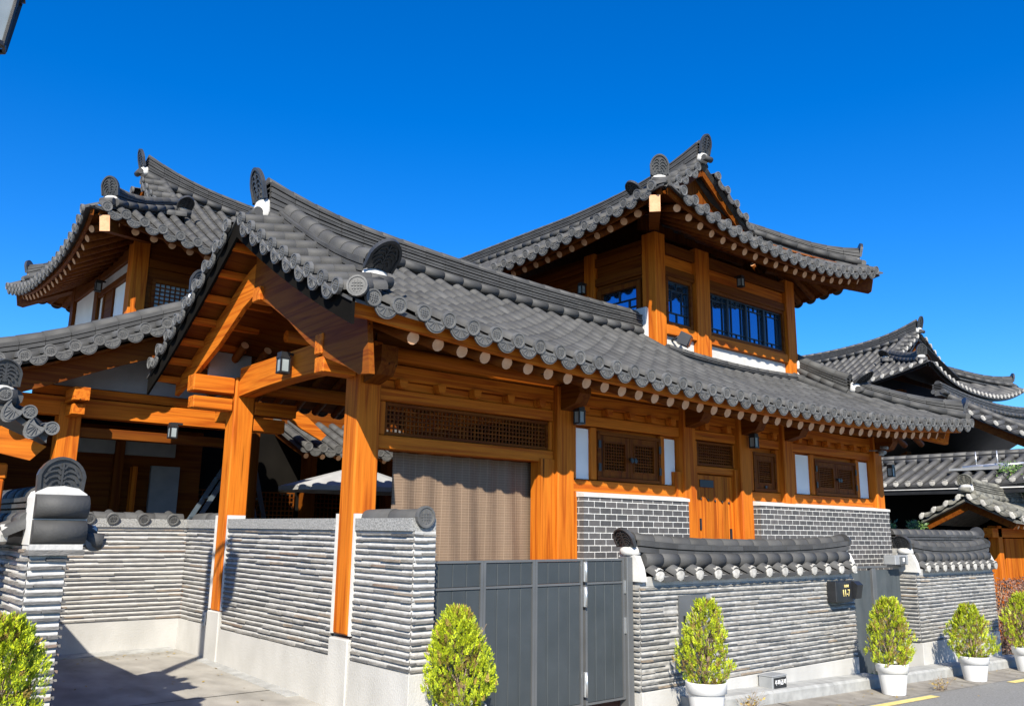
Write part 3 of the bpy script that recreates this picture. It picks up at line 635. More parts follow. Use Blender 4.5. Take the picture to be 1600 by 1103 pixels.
# brick lower walls
for (x0, x1) in ((7.62, 9.70), (11.44, 15.56)):
    wsc = P('brick', 'brick_wall', A, lambda b: b.box(x0, x1, 7.60, 7.72, -.5, 2.075)); ORG[wsc.name] = V((4.43, 7.7, 0))
    P('white', 'wall_coping', wsc, lambda b: b.extr([(x0-.01, 7.585, 2.078), (x0-.01, 7.585, 2.118), (x0-.01, 7.735, 2.145), (x0-.01, 7.735, 2.078)], (x1-x0+.02, 0, 0)))
P('brick', 'brick_wall', A, lambda b: b.box(15.44, 15.56, 7.725, 11.1, -.5, 2.07))

# ================================================================== HIP-AND-GABLE ROOF (shared by upper storeys and neighbour)
def paljak(T, par, Lx, W, z0, zc, zR, lift, g, style='disk', detail=True, tl=.3, wall=1.3, rl=.28, sides=(1, -1), far_hip=False, tm='tile', rafters=True, wmat='dwx', seg_=6, xcurve=4.5, plast=.16, pitch=.3, rk=0, mw=.36, ridge_h=.42, wallfrom=None):
    """T maps local (x along the ridge, y across, z) to world"""
    lf = lambda x: lift*max(0, 1-x/xcurve)**2+(lift*max(0, 1-(Lx-x)/xcurve)**2 if far_hip else 0)
    zrr = lambda x: zR+rl*max(0, 1-(x-g)/(xcurve*.9))**2
    Wc = lambda x: W+.10*max(0, 1-x/3.)**2
    org = ORG[par.name]
    def SS(s): return lambda x, v: T(V((x, s*Wc(x)*(1-v), zc+lf(x)+(zrr(max(x, g))-zc-lf(x))*prof(v))))
    kk = (zR-zc)/W*.86; ge = g+.3
    SE = lambda y, v: T(V((-.10*(abs(y)/W)**3+(ge)*v, y, zc+lift*(abs(y)/W)**2.4+kk*ge*v*(.9+.1*v)+lift*.25*v*(abs(y)/W)**2)))
    vh = lambda x: min(1, x/W+.02) if x < g+.12 else 1
    vhe = lambda y: max(0, min(1, (W-abs(y))/ge+.02))
    xs = [.18+pitch*k for k in range(int((Lx-.2)/pitch))]
    for s in sides:
        q = MB(); slope(q, SS(s), xs, W*1.15, vhi=vh, tl=tl, style=style, detail=detail, tm=tm, seg=seg_, pitch=pitch); q.build('roof_tiles', par)
    n = int((W-.15)/pitch); q = MB(); slope(q, SE, [-n*pitch+pitch*k for k in range(2*n+1)], ge*1.15, vhi=vhe, tl=tl, style=style, detail=detail, tm=tm, seg=seg_, pitch=pitch)
    # verge tiles on the gable end
    for s in (1, -1):
        def SVg(u, v, s=s):
            y = u; p = SS(s)(g, 1-abs(y)/W); pl = T.inv(p); return T(V((g-.02+.42*v, pl.y, pl.z+.03+.06*v)))
        ys = [s*y for y in lin(.30, W-g+.12, max(3, int((W-g)/.27)))]
        slope(q, SVg, ys, .42, tl=.22, style=style, detail=detail, tm=tm, seg=seg_, pitch=(ys[1]-ys[0]))
    q.build('roof_tiles', par)
    q = MB().mt(tm)
    for s in (1, -1): bed(q, SS(s), lin(.03, Lx, 30), vhi=lambda x: max(.005, min(vh(x), 1)), off=-.03, th=.03)
    bed(q, SE, lin(-W+.02, W-.02, 24), vhi=lambda y: max(.005, vhe(y)), off=-.03, th=.03); q.build('roof_bed', par)
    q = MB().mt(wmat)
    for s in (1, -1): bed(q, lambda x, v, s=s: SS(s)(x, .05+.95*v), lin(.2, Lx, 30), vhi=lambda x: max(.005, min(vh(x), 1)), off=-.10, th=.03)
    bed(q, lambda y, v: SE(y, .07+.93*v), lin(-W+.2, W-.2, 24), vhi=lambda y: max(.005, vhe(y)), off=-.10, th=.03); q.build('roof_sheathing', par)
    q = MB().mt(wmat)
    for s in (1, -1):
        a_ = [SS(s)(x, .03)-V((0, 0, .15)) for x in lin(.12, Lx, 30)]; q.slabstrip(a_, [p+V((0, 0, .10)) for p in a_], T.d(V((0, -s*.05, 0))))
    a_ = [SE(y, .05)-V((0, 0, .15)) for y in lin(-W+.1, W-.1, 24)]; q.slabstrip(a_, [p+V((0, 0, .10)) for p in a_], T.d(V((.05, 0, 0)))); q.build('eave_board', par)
    # gable wall
    tri = [V((g+.35, y, T.inv(SS(1)(g+.2, 1-abs(y)/W)).z-.08)) for y in lin(-(W-g)+.05, W-g-.05, 9)]; zb = zc+kk*g*.8
    q = MB().mt('dwz'); q.extr([T(p) for p in tri]+[T(V((g+.35, W-g-.05, zb))), T(V((g+.35, -(W-g)+.05, zb)))], T.d(V((.06, 0, 0)))); q.build('gable_wall', par)
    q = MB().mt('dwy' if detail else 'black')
    for s in (1, -1):
        a_ = [T(V((g+.12, s*y, T.inv(SS(1)(g, 1-y/W)).z-.05))) for y in lin(.02, W-g, 8)]; q.slabstrip(a_, [p-V((0, 0, .15)) for p in a_], T.d(V((.05, 0, 0))))
    q.build('barge_board', par)
    def rd(pts, *a, **k):
        q = MB(); ridge(q, pts, *a, **k, tm=tm); o = q.build('roof_ridge', par); ORG[o.name] = org; return o
    o = rd([T(V((x, 0, zrr(x)))) for x in lin(g+.12, Lx, 26)], ridge_h, .30, 6, .075, f0=.14, fl=1.5)
    mangwa(T(V((g+.05, 0, zrr(g)+ridge_h-.20))), T.d(V((-1, 0, 0))), o, mw*.92, .40, .22, plaster=plast)
    for s in (1, -1):
        vf = 1-(W-g-.15)/W
        o = rd([SS(s)(g+.42, v) for v in lin(vf, .96, 8)], .26, .24, 3, .07)
        mangwa(SS(s)(g+.42, vf-.02)+V((0, 0, .24)), T.d(V((0, s, 0))), o, mw*.86, .30, .95, plaster=plast*.8)
        hp_ = [T(V((x*(1)-.0, s*(Wc(x)-x*Wc(x)/W*1.0), T.inv(SS(s)(x, x/W)).z+.03))) for x in lin(.30, g+.35, 8)]
        o = rd(hp_, .27, .24, 3, .07, f0=.12); mangwa(hp_[0]+V((0, 0, .17)), T.d(V((-1, s, 0))), o, mw*.86, .33, .22, plaster=plast)
    if rafters:
        for s in sides:
            x = .42
            while x < Lx-.3:
                p = SS(s)(x, .075)-V((0, 0, .23)); xi = max(x, wall+.0+.12*(x/wall)); pi = T(V((xi, s*(W-wall-.05), T.inv(SS(s)(max(x, .8), wall/W)).z-.16)))
                rafter_obj(p, pi, par, .062, 'dwy'); x += .31
        y = -W+.42
        while y < W-.3:
            p = SE(y, .10)-V((0, 0, .23)); yi = max(-(W-wall)+.08*y, min(W-wall+.08*y, y)) if abs(y) > W-wall else y
            pi = T(V((wall+.05, yi, T.inv(SE(max(-W+.8, min(W-.8, y)), min(1, wall/ge))).z-.16))); rafter_obj(p, pi, par, .062, 'dwy'); y += .31
        for s in (1, -1):
            a_ = SS(s)(.2, .02)-V((0, 0, .26)); b__ = T(V((wall+.2, s*(W-wall-.2), zc+lift*.5+.35)))
            q = MB().mt('dwx'); q.beam(a_, b__, .17, .26); d_ = (V(b__)-V(a_)).normalized(); q.mt('endgrain' if detail else 'black'); q.beam(V(a_)-d_*.006, V(a_), .165, .255)
            q.build('hip_rafter', par)
class TF:
    """local->world frame: rotation about z by k*90deg plus origin"""
    def __init__(s, ex, ey, o): s.ex, s.ey, s.o = V(ex), V(ey), V(o)
    def __call__(s, p): return s.o+s.ex*p[0]+s.ey*p[1]+V((0, 0, p[2]))
    def d(s, p): return s.ex*p[0]+s.ey*p[1]+V((0, 0, p[2]))
    def inv(s, p): q = V(p)-s.o; return V((q.dot(s.ex), q.dot(s.ey), q.z))

# ================================================================== UPPER STOREY (B)
B_ = thing('upper_storey_house', 'glazed upper-storey room with blue windows under a large hip-and-gable tiled roof, behind the long house', 'house', (10.8, 9.05, 0))
TB = TF((0, 1, 0), (1, 0, 0), (12.8, 7.7, 0))
paljak(TB, B_, 11.5, 3.3, 0, 6.42, 8.28, .40, 1.65, wall=1.35, rl=.42)
def bpart(mk, name, x0, x1, y0, y1, z0, z1, bev=.006, par=None): return P(mk, name, par or B_, lambda b: b.bbox(x0, x1, y0, y1, z0, z1, bev))
bpart('wz', 'post', 10.82, 11.09, 9.04, 9.34, 4.3, 6.75); bpart('wz', 'post', 11.95, 12.34, 9.04, 9.32, 4.5, 6.7); bpart('wz', 'post', 14.86, 15.17, 9.04, 9.34, 4.4, 6.7)
bpart('wz', 'post', 10.82, 11.1, 10.5, 10.76, 4.3, 6.7); bpart('dwz', 'post', 10.82, 11.1, 13.6, 13.86, 4.3, 6.7); bpart('dwz', 'post', 10.82, 11.1, 17.4, 17.66, 4.3, 6.7)
for (x0, x1) in ((11.135, 11.945), (12.345, 14.855)):
    bpart('white', 'plaster_panel', x0, x1, 9.14, 9.24, 4.2, 4.975, .002); bpart('wx', 'sill_beam', x0, x1, 9.06, 9.24, 4.98, 5.15); bpart('dwx', 'lintel_beam', x0, x1, 9.08, 9.24, 6.04, 6.20)
    bpart('wx', 'lintel_beam', x0, x1, 9.12, 9.22, 6.205, 6.42); bpart('dwx', 'lintel_beam', x0, x1, 9.06, 9.22, 6.43, 6.62)
def bwindow(x0, x1, z0, z1, n, pat):
    fw_ = P('dwx', 'window', B_, lambda b: frame(b, x0, x1, z0, z1, 9.10, 9.22, .06)); ORG[fw_.name] = V((10.8, 9.05, 0)); a0, a1 = x0+.06, x1-.06; w_ = (a1-a0)/n
    for k in range(n):
        l_, r_ = a0+k*w_, a0+(k+1)*w_
        P('glass', 'pane', fw_, lambda b: b.box(l_+.002, r_-.002, 9.185, 9.19, z0+.06, z1-.06))
        def bars(b):
            frame(b, l_, r_, z0+.06, z1-.06, 9.14, 9.18, .028)
            if pat == 'big':
                for q in (.24, .76): b.box(l_+w_*q-.008, l_+w_*q+.008, 9.165, 9.18, z0+.09, z1-.09)
                for q in (z0+.17, z1-.17): b.box(l_+.03, r_-.03, 9.163, 9.182, q-.008, q+.008)
                b.box(l_+w_*.5-.008, l_+w_*.5+.008, 9.165, 9.18, z0+.08, z0+.17); b.box(l_+w_*.5-.008, l_+w_*.5+.008, 9.165, 9.18, z1-.17, z1-.08)
            else:
                zz = lambda q: z0+.06+(z1-z0-.12)*q
                for q in (.26, .80): b.box(l_+.03, r_-.03, 9.163, 9.182, zz(q)-.01, zz(q)+.01)
                for q in (.26, .74): b.box(l_+w_*q-.01, l_+w_*q+.01, 9.165, 9.18, zz(.26), zz(.80))
                b.box(l_+.03, l_+w_*.26, 9.164, 9.181, zz(.55)-.01, zz(.55)+.01); b.box(l_+w_*.74, r_-.03, 9.164, 9.181, zz(.5)-.01, zz(.5)+.01)
                b.box(l_+w_*.5-.01, l_+w_*.5+.01, 9.165, 9.18, zz(0), zz(.26)); b.box(l_+w_*.5-.01, l_+w_*.5+.01, 9.165, 9.18, zz(.8), zz(1))
        P('black', 'glazing_bars', fw_, bars)
    return fw_
bwindow(11.17, 11.90, 5.155, 6.035, 1, 'small'); bwindow(12.36, 14.84, 5.155, 6.035, 4, 'big')
bpart('interior', 'inner_wall', 11.2, 15.1, 9.3, 9.34, 4.3, 6.6, .001); bpart('dwx', 'rear_structure', 11.1, 15.1, 9.5, 18.5, 3.0, 6.3, .001)
# left face
bpart('dwy', 'wall_board', 10.9, 10.98, 9.37, 10.49, 4.3, 5.12); bpart('dwy', 'wall_board', 10.9, 10.98, 9.37, 10.49, 5.98, 6.7); bpart('dwy', 'lintel_beam', 10.84, 11.0, 9.37, 10.49, 6.05, 6.2); bpart('dwy', 'lintel_beam', 10.84, 11.0, 9.37, 10.49, 6.42, 6.58)
def lwin():
    y0, y1, z0, z1 = 9.42, 10.46, 5.12, 5.97
    fr_ = MB().mt('dwz')
    for (a, b, c, d) in ((y0, y0+.1, z0, z1), (y1-.1, y1, z0, z1), (y0+.1, y1-.1, z0, z0+.09), (y0+.1, y1-.1, z1-.09, z1)): fr_.box(10.86, 10.95, a, b, c, d)
    w_ = fr_.build('window', B_); ORG[w_.name] = V((10.8, 9.05, 0))
    P('glass', 'pane', w_, lambda b: b.box(10.93, 10.935, y0+.1, y1-.1, z0+.09, z1-.09))
    P('black', 'glazing_bars', w_, lambda b: [b.box(10.905, 10.925, *q) for q in ((y0+.1, y1-.1, 5.66, 5.68), (y0+.1, y1-.1, 5.38, 5.40), (9.95, 9.97, 5.68, 5.88), (9.72, 9.74, 5.40, 5.66), (10.18, 10.2, 5.40, 5.66), (9.95, 9.97, 5.21, 5.38), (y0+.1, 9.72, 5.52, 5.54))])
lwin()
for (a, b_) in ((10.77, 13.59), (13.87, 17.39)):
    bpart('dwy', 'wall_board', 10.92, 10.98, a, b_, 4.0, 6.7); bpart('dwy', 'lintel_beam', 10.84, 10.915, a, b_, 6.05, 6.2); bpart('dwy', 'lintel_beam', 10.84, 10.915, a, b_, 6.42, 6.58)
bpart('white', 'plaster_flashing', 10.74, 10.82, 9.2, 9.66, 4.6, 5.42, .02); bpart('white', 'plaster_flashing', 15.12, 15.42, 9.0, 9.4, 4.7, 5.06, .02)

# ================================================================== BACK LEFT UPPER STOREY (C)
Cc = thing('corner_house', 'upper storey with upturned hip-and-gable tiled roof rising behind the porch at the far left', 'house', (4.12, 15.35, 0))
TC = TF((1, 0, 0), (0, 1, 0), (3.10, 17.30, 0))
paljak(TC, Cc, 8.6, 3.2, 0, 6.22, 8.1, .44, 1.5, wall=1.15, rl=.5)
def cp(mk, name, x0, x1, y0, y1, z0, z1, bev=.006): return P(mk, name, Cc, lambda b: b.bbox(x0, x1, y0, y1, z0, z1, bev))
cp('wz', 'post', 4.12, 4.40, 15.35, 15.63, 3, 6.8); cp('dwz', 'post', 4.12, 4.4, 17.5, 17.75, 3, 6.8); cp('dwz', 'post', 4.12, 4.4, 19.4, 19.65, 3, 6.8)
cp('dwy', 'beam', 4.13, 4.3, 15.64, 17.49, 6.0, 6.12); cp('white', 'plaster_strip', 4.19, 4.24, 15.64, 17.49, 6.125, 6.34, .002); cp('dwy', 'beam', 4.13, 4.3, 15.64, 17.49, 6.345, 6.75)
cp('dwz', 'wall_post', 4.15, 4.27, 15.64, 15.74, 4, 5.995); cp('panel', 'plaster_panel', 4.19, 4.24, 15.745, 16.5, 4, 5.995, .002); cp('dwz', 'wall_post', 4.15, 4.27, 16.505, 16.62, 4, 5.995)
cw = P('dwy', 'window', Cc, lambda b: b.box(4.17, 4.22, 16.625, 17.1, 4, 5.995)); cp('dwz', 'wall_post', 4.15, 4.27, 17.105, 17.2, 4, 5.995); cp('panel', 'plaster_panel', 4.19, 4.24, 17.205, 17.495, 4, 5.995, .002)
cp('panel', 'plaster_panel', 4.19, 4.24, 17.76, 19.39, 4, 6.3, .002); cp('dwy', 'beam', 4.13, 4.3, 17.76, 19.39, 6.305, 6.75)
cp('dwx', 'wall_board', 4.41, 11, 15.42, 15.5, 3.6, 6.8); cp('interior', 'door_shade_sheet', 4.41, 11, 15.42, 15.5, -.3, 3.595); cp('dwx', 'beam', 4.41, 11, 15.36, 15.415, 6.2, 6.36)  # near-black sheet behind the lattice doors stands in for courtyard shade
P('dwx', 'window', Cc, lambda b: (frame(b, 4.5, 5.7, 5.2, 6.0, 15.36, 15.41, .06), lattice(b, 4.56, 5.64, 5.26, 5.94, 15.39, 12, 9, .018), b.mt('lampglass').box(4.56, 5.64, 15.405, 15.41, 5.26, 5.94)))
cp('dwx', 'rear_structure', 4.3, 11, 15.55, 19.6, -.3, 6.3, .001)
# lower pent eave seen through the porch
SP = lambda x, v: V((x, 14.0+1.4*v, 3.05+.6*v+.01*(x-8)**2))
q = MB(); slope(q, SP, [7.05+.3*k for k in range(13)], 1.5); q.mt('tile'); bed(q, SP, lin(6.95, 11, 6)); q.build('pent_roof_tiles', Cc)
for k in range(18): rafter_obj((7.1+.33*k, 14.15, 2.93), (7.1+.33*k, 15.4, 3.4), Cc, .05, 'dwy') if k < 11 else None
P('wx', 'barge_board', Cc, lambda b: b.extr([(6.3, 13.9, 3.86), (6.95, 13.9, 3.60), (7.35, 13.9, 3.30), (7.25, 13.9, 3.20), (6.85, 13.9, 3.38), (6.3, 13.9, 3.70)], (0, .06, 0)))
for x in (7.6, 9.4):
    P('dwz', 'post', Cc, lambda b: b.box(x, x+.22, 15.1, 15.34, -.2, 3.2))
P('dwx', 'lattice_doors', Cc, lambda b: (lattice(b, 4.6, 5.8, .3, 2.3, 15.36, 16, 24, .02), lattice(b, 6.2, 7.5, .3, 2.3, 15.36, 16, 24, .02), lattice(b, 7.9, 9.3, .3, 2.3, 15.36, 16, 24, .02)))

# ================================================================== MIDDLE LEFT WING (D)
Dd = thing('gabled_wing', 'gable-fronted wing with curved tiled verge and dark open room, left of the porch', 'house', (2.75, 12.95, 0))
ZD = lambda x: 3.50+.425*(x-1.7)+.10*max(0, (2.9-x)/1.2)**2
def SD(s): return lambda y, v: V((4.25-s*(2.55 if s > 0 else 1.3)*(1-v), y, (3.50 if s > 0 else 4.05)+(1.12 if s > 0 else .57)*v+.10*max(0, 1-v*2.2)**2))
for s in (1, -1):
    q = MB(); slope(q, SD(s), [12.75+.3*k for k in range(8)], 2.8, tl=.3); q.build('roof_tiles', Dd); q = MB()
    def SVd(u, v, s=s): return V((u, 12.1+.36*v, SD(s)(12.5, 1-abs(4.25-u)/(2.55 if s > 0 else 1.3)).z+.02+.05*v))
    us = [4.25-s*d for d in (lin(.16, 2.45, 9) if s > 0 else lin(.16, 1.2, 4))]; slope(q, SVd, us, .36, tl=.28, pitch=us[1]-us[0]); q.build('verge_tiles', Dd)
    q = MB().mt('tile'); bed(q, SD(s), lin(12.13, 15.3, 6), off=-.03, th=.03); q.build('roof_bed', Dd)
    q = MB().mt('dwy'); bed(q, lambda u, v, s=s: SD(s)(u, .04+.96*v), lin(12.2, 15.3, 4), off=-.1, th=.03); q.build('roof_sheathing', Dd)
    q = MB(); ridge(q, [SD(s)(12.56, v) for v in lin(.02, .95, 10)], .38, .30, 3, .085); o = q.build('descending_ridge', Dd); ORG[o.name] = V((2.75, 12.95, 0))
    mangwa(SD(s)(12.72, .0)+V((0, 0, .22)), (-s, 0, 0), o, .30, .3, .4)
    tp = [SD(s)(12.32, v)-V((0, 0, .08)) for v in lin(.03, 1, 14)]; q = MB().mt('dwx'); q.slabstrip(tp, [p-V((0, 0, .36-.06*math.sin(i/13*3.14))) for i, p in enumerate(tp)], V((0, .06, 0))); q.build('barge_board', Dd)
q = MB(); ridge(q, [V((4.25, y, 4.62+.12*max(0, (13.6-y)/1.4)**2)) for y in lin(12.25, 15.2, 10)], .36, .28, 4, .075); o = q.build('main_ridge', Dd); ORG[o.name] = V((2.75, 12.95, 0))
mangwa((4.25, 12.2, 5.02), (0, -1, 0), o, .34, .36, .12)
dp = lambda mk, name, *a, bev=.006: P(mk, name, Dd, lambda b: b.bbox(*a, bev))
dp('wz', 'post', 2.74, 3.02, 12.9, 13.18, -.1, 3.3); dp('dwz', 'post', 5.4, 5.66, 12.9, 13.18, -.1, 3.3)
dp('wx', 'beam', 2.2, 5.7, 12.93, 13.15, 3.14, 3.40); dp('wx', 'purlin', 2.4, 5.6, 12.97, 13.1, 3.42, 3.55); dp('wy', 'bracket', 2.78, 2.98, 12.4, 12.89, 3.30, 3.48); dp('wy', 'bracket', 2.80, 2.96, 12.5, 12.89, 3.12, 3.26)
P('pgrey', 'gable_panel', Dd, lambda b: b.extr([(2.6, 13.0, 3.56), (5.4, 13.0, 3.56), (5.4, 13.0, 3.9), (4.25, 13.0, 4.3)], (0, .05, 0)))  # white gable plaster greyed, the eave shade is in its colour
dp('dwx', 'beam', 3.0, 5.4, 12.95, 13.1, 2.86, 3.0); dp('interior', 'room_ceiling', 1.8, 5.6, 13.2, 15.3, 3.3, 3.36); dp('dwx', 'rear_wall', 1.8, 5.6, 15.2, 15.28, -.1, 3.3)
dp('pgrey', 'plaster_panel', 3.5, 5.1, 15.1, 15.18, 2.82, 3.2, bev=.002); dp('pgrey', 'plaster_panel', 4.72, 5.2, 15.1, 15.18, 1.6, 2.66, bev=.002); dp('dwz', 'wall_post', 4.1, 4.25, 15.05, 15.18, 0, 3.2)  # white panels greyed to imitate the shade of the room
dp('dwz', 'left_wall', 1.8, 1.9, 13.2, 15.2, -.1, 3.3)
dp('wz', 'wall_post', 4.36, 4.44, 14.9, 15.05, 1.2, 2.62)

# ================================================================== STACKED-TILE WALLS
def tiled_face(b, a, e, z0, z1, out, mk, seed, row=.0565, hole=None, dep=.021, lmin=.22, lmax=.55):
    """courses of old roof tiles bedded in mortar on the vertical face from a to e (xy), facing out"""
    rnd = random.Random(seed); a, e, out = V((*a, 0)), V((*e, 0)), V((*out, 0)); T = (e-a); Ln = T.length; T.normalize(); n = int((z1-z0)/row); row = (z1-z0)/n
    b.mt(mk); Z = V((0, 0, 1))
    for r in range(n):
        z = z0+row*(r+.30); s = -rnd.random()*.2
        while s < Ln:
            l = rnd.uniform(lmin, lmax); s0, s1 = max(0, s), min(Ln, s+l-.006); s += l
            if s1-s0 < .02: continue
            zj = z+rnd.uniform(-.004, .004); za, zb = zj+rnd.uniform(-.004, .004), zj+rnd.uniform(-.004, .004); hh = rnd.uniform(.017, .024); d = dep+rnd.uniform(-.005, .007)
            pc = a+T*((s0+s1)/2)
            if hole and hole[0]-.02 < (pc.x if abs(T.x) > .5 else pc.y) < hole[1]+.02 and hole[2] < zj < hole[3]: continue
            q = [a+T*s0-out*.02+Z*za, a+T*s1-out*.02+Z*zb, a+T*s1+out*d+Z*(zb-.002), a+T*s0+out*d+Z*(za-.002)]
            b.hexa(q+[q[0]+Z*hh, q[1]+Z*hh, q[2]+Z*(hh-.003), q[3]+Z*(hh-.003)])
def mortar_face(b, a, e, z0, z1, out, mk, row=.0565, dep=.006):
    """mortar that swells a little over each course"""
    a, e, out = V((*a, 0)), V((*e, 0)), V((*out, 0)); n = int((z1-z0)/row); row = (z1-z0)/n; b.mt(mk); Z = V((0, 0, 1)); k = max(2, int((e-a).length/.12)); rnd = random.Random(3)
    rows = []
    for r in range(n):
        z = z0+row*r
        for (q, o) in ((.0, -.004), (.30, -.005), (.62, dep), (.95, dep*.9)): rows.append((z+row*q, o))
    vv = [a.lerp(e, i/k)+Z*z+out*(o+rnd.uniform(-.002, .002)) for z, o in rows for i in range(k+1)]; m_ = k+1
    b.smooth = True; b.add(vv, [(j*m_+i, j*m_+i+1, (j+1)*m_+i+1, (j+1)*m_+i) for j in range(len(rows)-1) for i in range(k)]); b.smooth = False

DW = thing('driveway_wall', 'white stacked-tile wall with pale rendered base and granite coping, running through the porch posts', 'wall', (4.43, 6.6, 0))
XW = 4.434
def wallseg(par, a, e, out, zb, zp, zt, th, core=None, seed=1, mk='slab', mm='mortar', cap='granite', skirt=.03):
    """one straight run: rendered base, core, tile courses, granite coping"""
    a3, e3, o3 = V((*a, 0)), V((*e, 0)), V((*out, 0)); T = (e3-a3).normalized(); inn = -o3*th
    def slab_(mk2, nm, z0, z1, grow, inset=0.):
        c = [a3+o3*grow+T*inset, e3+o3*grow-T*inset, e3+inn-T*inset, a3+inn+T*inset]
        b = MB().mt(mk2); b.hexa([p+V((0, 0, z0)) for p in c]+[p+V((0, 0, z1)) for p in c]); return b.build(nm, par)
    slab_('plinth', 'rendered_base', zb, zp, skirt)
    slab_(mm, 'wall_core', zp+.001, zt, -.006)
    b = MB(); mortar_face(b, a, e, zp, zt, out, mm); tiled_face(b, a, e, zp, zt, out, mk, seed); b.build('tile_courses', par)
    if cap: slab_(cap, 'coping', zt+.001, zt+.118, .035)
wallseg(DW, (XW, 10.84), (XW, 8.03), (-1, 0), -.15, .395, 1.635, .24, seed=1)
wallseg(DW, (XW, 7.61), (XW, 6.60), (-1, 0), -.35, .395, 1.635, .24, seed=2)
wallseg(DW, (XW+.02, 12.38), (XW+.02, 11.27), (-1, 0), -.1, .40, 1.63, .22, seed=3)
wallseg(DW, (1.62, 12.40), (XW+.02, 12.40), (0, -1), -.1, .40, 1.63, .22, seed=4)
b = MB(); mortar_face(b, (XW, 6.6), (XW+.235, 6.6), .395, 1.635, (0, -1), 'mortar'); tiled_face(b, (XW, 6.6), (XW+.235, 6.6), .395, 1.635, (0, -1), 'slab', 12, lmin=.12, lmax=.3); b.build('tile_courses', DW)
P('plinth', 'rendered_base', DW, lambda b: b.bbox(XW-.03, XW+.24, 6.565, 6.599, -.35, .395, .004))
P('kerb', 'base_strip', DW, lambda b: (b.extr([(XW-.17, 11.2, -.01), (XW-.02, 11.2, -.01), (XW-.02, 11.2, .012), (XW-.17, 11.2, .002)], (0, -2.6, -.06)), b.extr([(2.0, 12.2, -.01), (2.0, 12.37, -.01), (2.0, 12.37, .03), (2.0, 12.2, .006)], (2.35, 0, 0))))
for (x, y, s) in ((XW, 10.86, 1), (XW, 8.0, -1), (XW, 7.64, 1), (XW, 11.25, -1)):
    P('white', 'joint_strip', DW, lambda b: b.box(x-.03, x+.2, y-.018, y+.018, .62, 1.80))
def round_tile(par, a, e, r=.078, dk=True):
    b = MB().mt('tile'); a, e = V(a), V(e); n = max(1, round((e-a).length/.42)); T = (e-a).normalized()
    for i in range(n):
        p, q = a.lerp(e, i/n), a.lerp(e, (i+1)/n); B = T.cross(V((0, 0, 1))).normalized(); tile_piece(b, p, q, B, V((0, 0, 1)), r*1.04, r*.96, .002, .0, 8)
    if dk: b.mt('disk'); disk(b, a-T*.01+V((0, 0, .02)), -T, B, r*1.12)
    return b.build('coping_tile', par)
round_tile(DW, (XW+.10, 6.58, 1.745), (XW+.10, 7.58, 1.755), .09)
round_tile(DW, (XW+.12, 11.3, 1.75), (XW+.12, 12.3, 1.75), .085, False); round_tile(DW, (2.0, 12.5, 1.75), (4.4, 12.5, 1.75), .08, False)
for x in (3.12, 3.42, 3.82, 4.22): round_tile(DW, (x, 12.34, 1.725), (x, 12.56, 1.80), .07)
b = MB().mt('white'); b.bbox(4.40, 4.425, 11.36, 11.44, .38, .56, .004); b.mt('pgrey').cyl((4.40, 11.40, .50), (4.385, 11.40, .50), .02, .02, 8); b.mt('pgrey').cyl((4.40, 11.40, .44), (4.385, 11.40, .44), .02, .02, 8); solo(b, 'outlet_box', 'small white electrical outlet box low on the driveway wall beside the far porch post', 'outlet box', (4.41, 11.4, .46))

# boundary wall at the left of the driveway, its end towards the street
LW = thing('boundary_wall', 'stacked-tile wall end at lower left crowned by a large dark arched end tile on white plaster', 'wall', (1.48, 6.8, 0))
P('mortar', 'wall_core', LW, lambda b: b.box(1.367, 1.593, 6.807, 12.3, -.3, 1.50))
b = MB()
for (a, e, out, sd) in (((1.36, 6.8), (1.60, 6.8), (0, -1), 5), ((1.36, 12.3), (1.36, 6.8), (-1, 0), 6), ((1.60, 6.8), (1.60, 12.3), (1, 0), 7)):
    mortar_face(b, a, e, -.25, 1.50, out, 'mortar'); tiled_face(b, a, e, -.25, 1.50, out, 'slab', sd, dep=.024, lmin=.16 if sd == 5 else .2, lmax=.3)
b.build('tile_courses', LW)
b = MB().mt('slab'); b.box(1.34, 1.70, 6.74, 7.0, 1.44, 1.475); b.mt('mortar').box(1.35, 1.69, 6.76, 7.0, 1.476, 1.515); b.build('corbel', LW)
SL1 = lambda y, v: V((1.80-.27*v, y, 1.55+.13*v)); SL2 = lambda y, v: V((1.22+.27*v, y, 1.55+.13*v))
b = MB(); us = lin(7.0, 12.3, 18); slope(b, SL1, us, .3, tl=.3, style='white', pitch=us[1]-us[0]); slope(b, SL2, us, .3, tl=.3, style='white', pitch=us[1]-us[0])
b.mt('white').box(1.40, 1.62, 6.95, 12.3, 1.50, 1.64); b.build('coping_tiles', LW)
b = MB(); ridge(b, [V((1.51, y, 1.62)) for y in (6.98, 8, 9, 10, 11, 12.3)], .32, .34, 3, .085); rl_ = b.build('wall_ridge', LW); ORG[rl_.name] = V((1.48, 6.8, 0))
mangwa((1.51, 6.84, 1.865), (0, -1, 0), rl_, .33, .27, .1, plaster=0)
b = MB().mt('white'); b.smooth = True
n = 16; prf = [(1.505, .175), (1.52, .185), (1.66, .18), (1.70, .178), (1.80, .18), (1.88, .16), (1.93, .10)]
b.smooth = False; arc = [(1.343, 1.51), (1.343, 1.84), (1.36, 1.88), (1.43, 1.915), (1.53, 1.925), (1.63, 1.91), (1.69, 1.87), (1.708, 1.82), (1.708, 1.51)]
b.extr([(x, 6.80, z) for x, z in arc], (0, .20, 0)); b.build('end_plaster', LW)
for z in (1.60, 1.778): P('tile', 'end_roll', LW, lambda b: b.cyl((1.352, 6.805, z), (1.70, 6.805, z), .086, .086, 18))
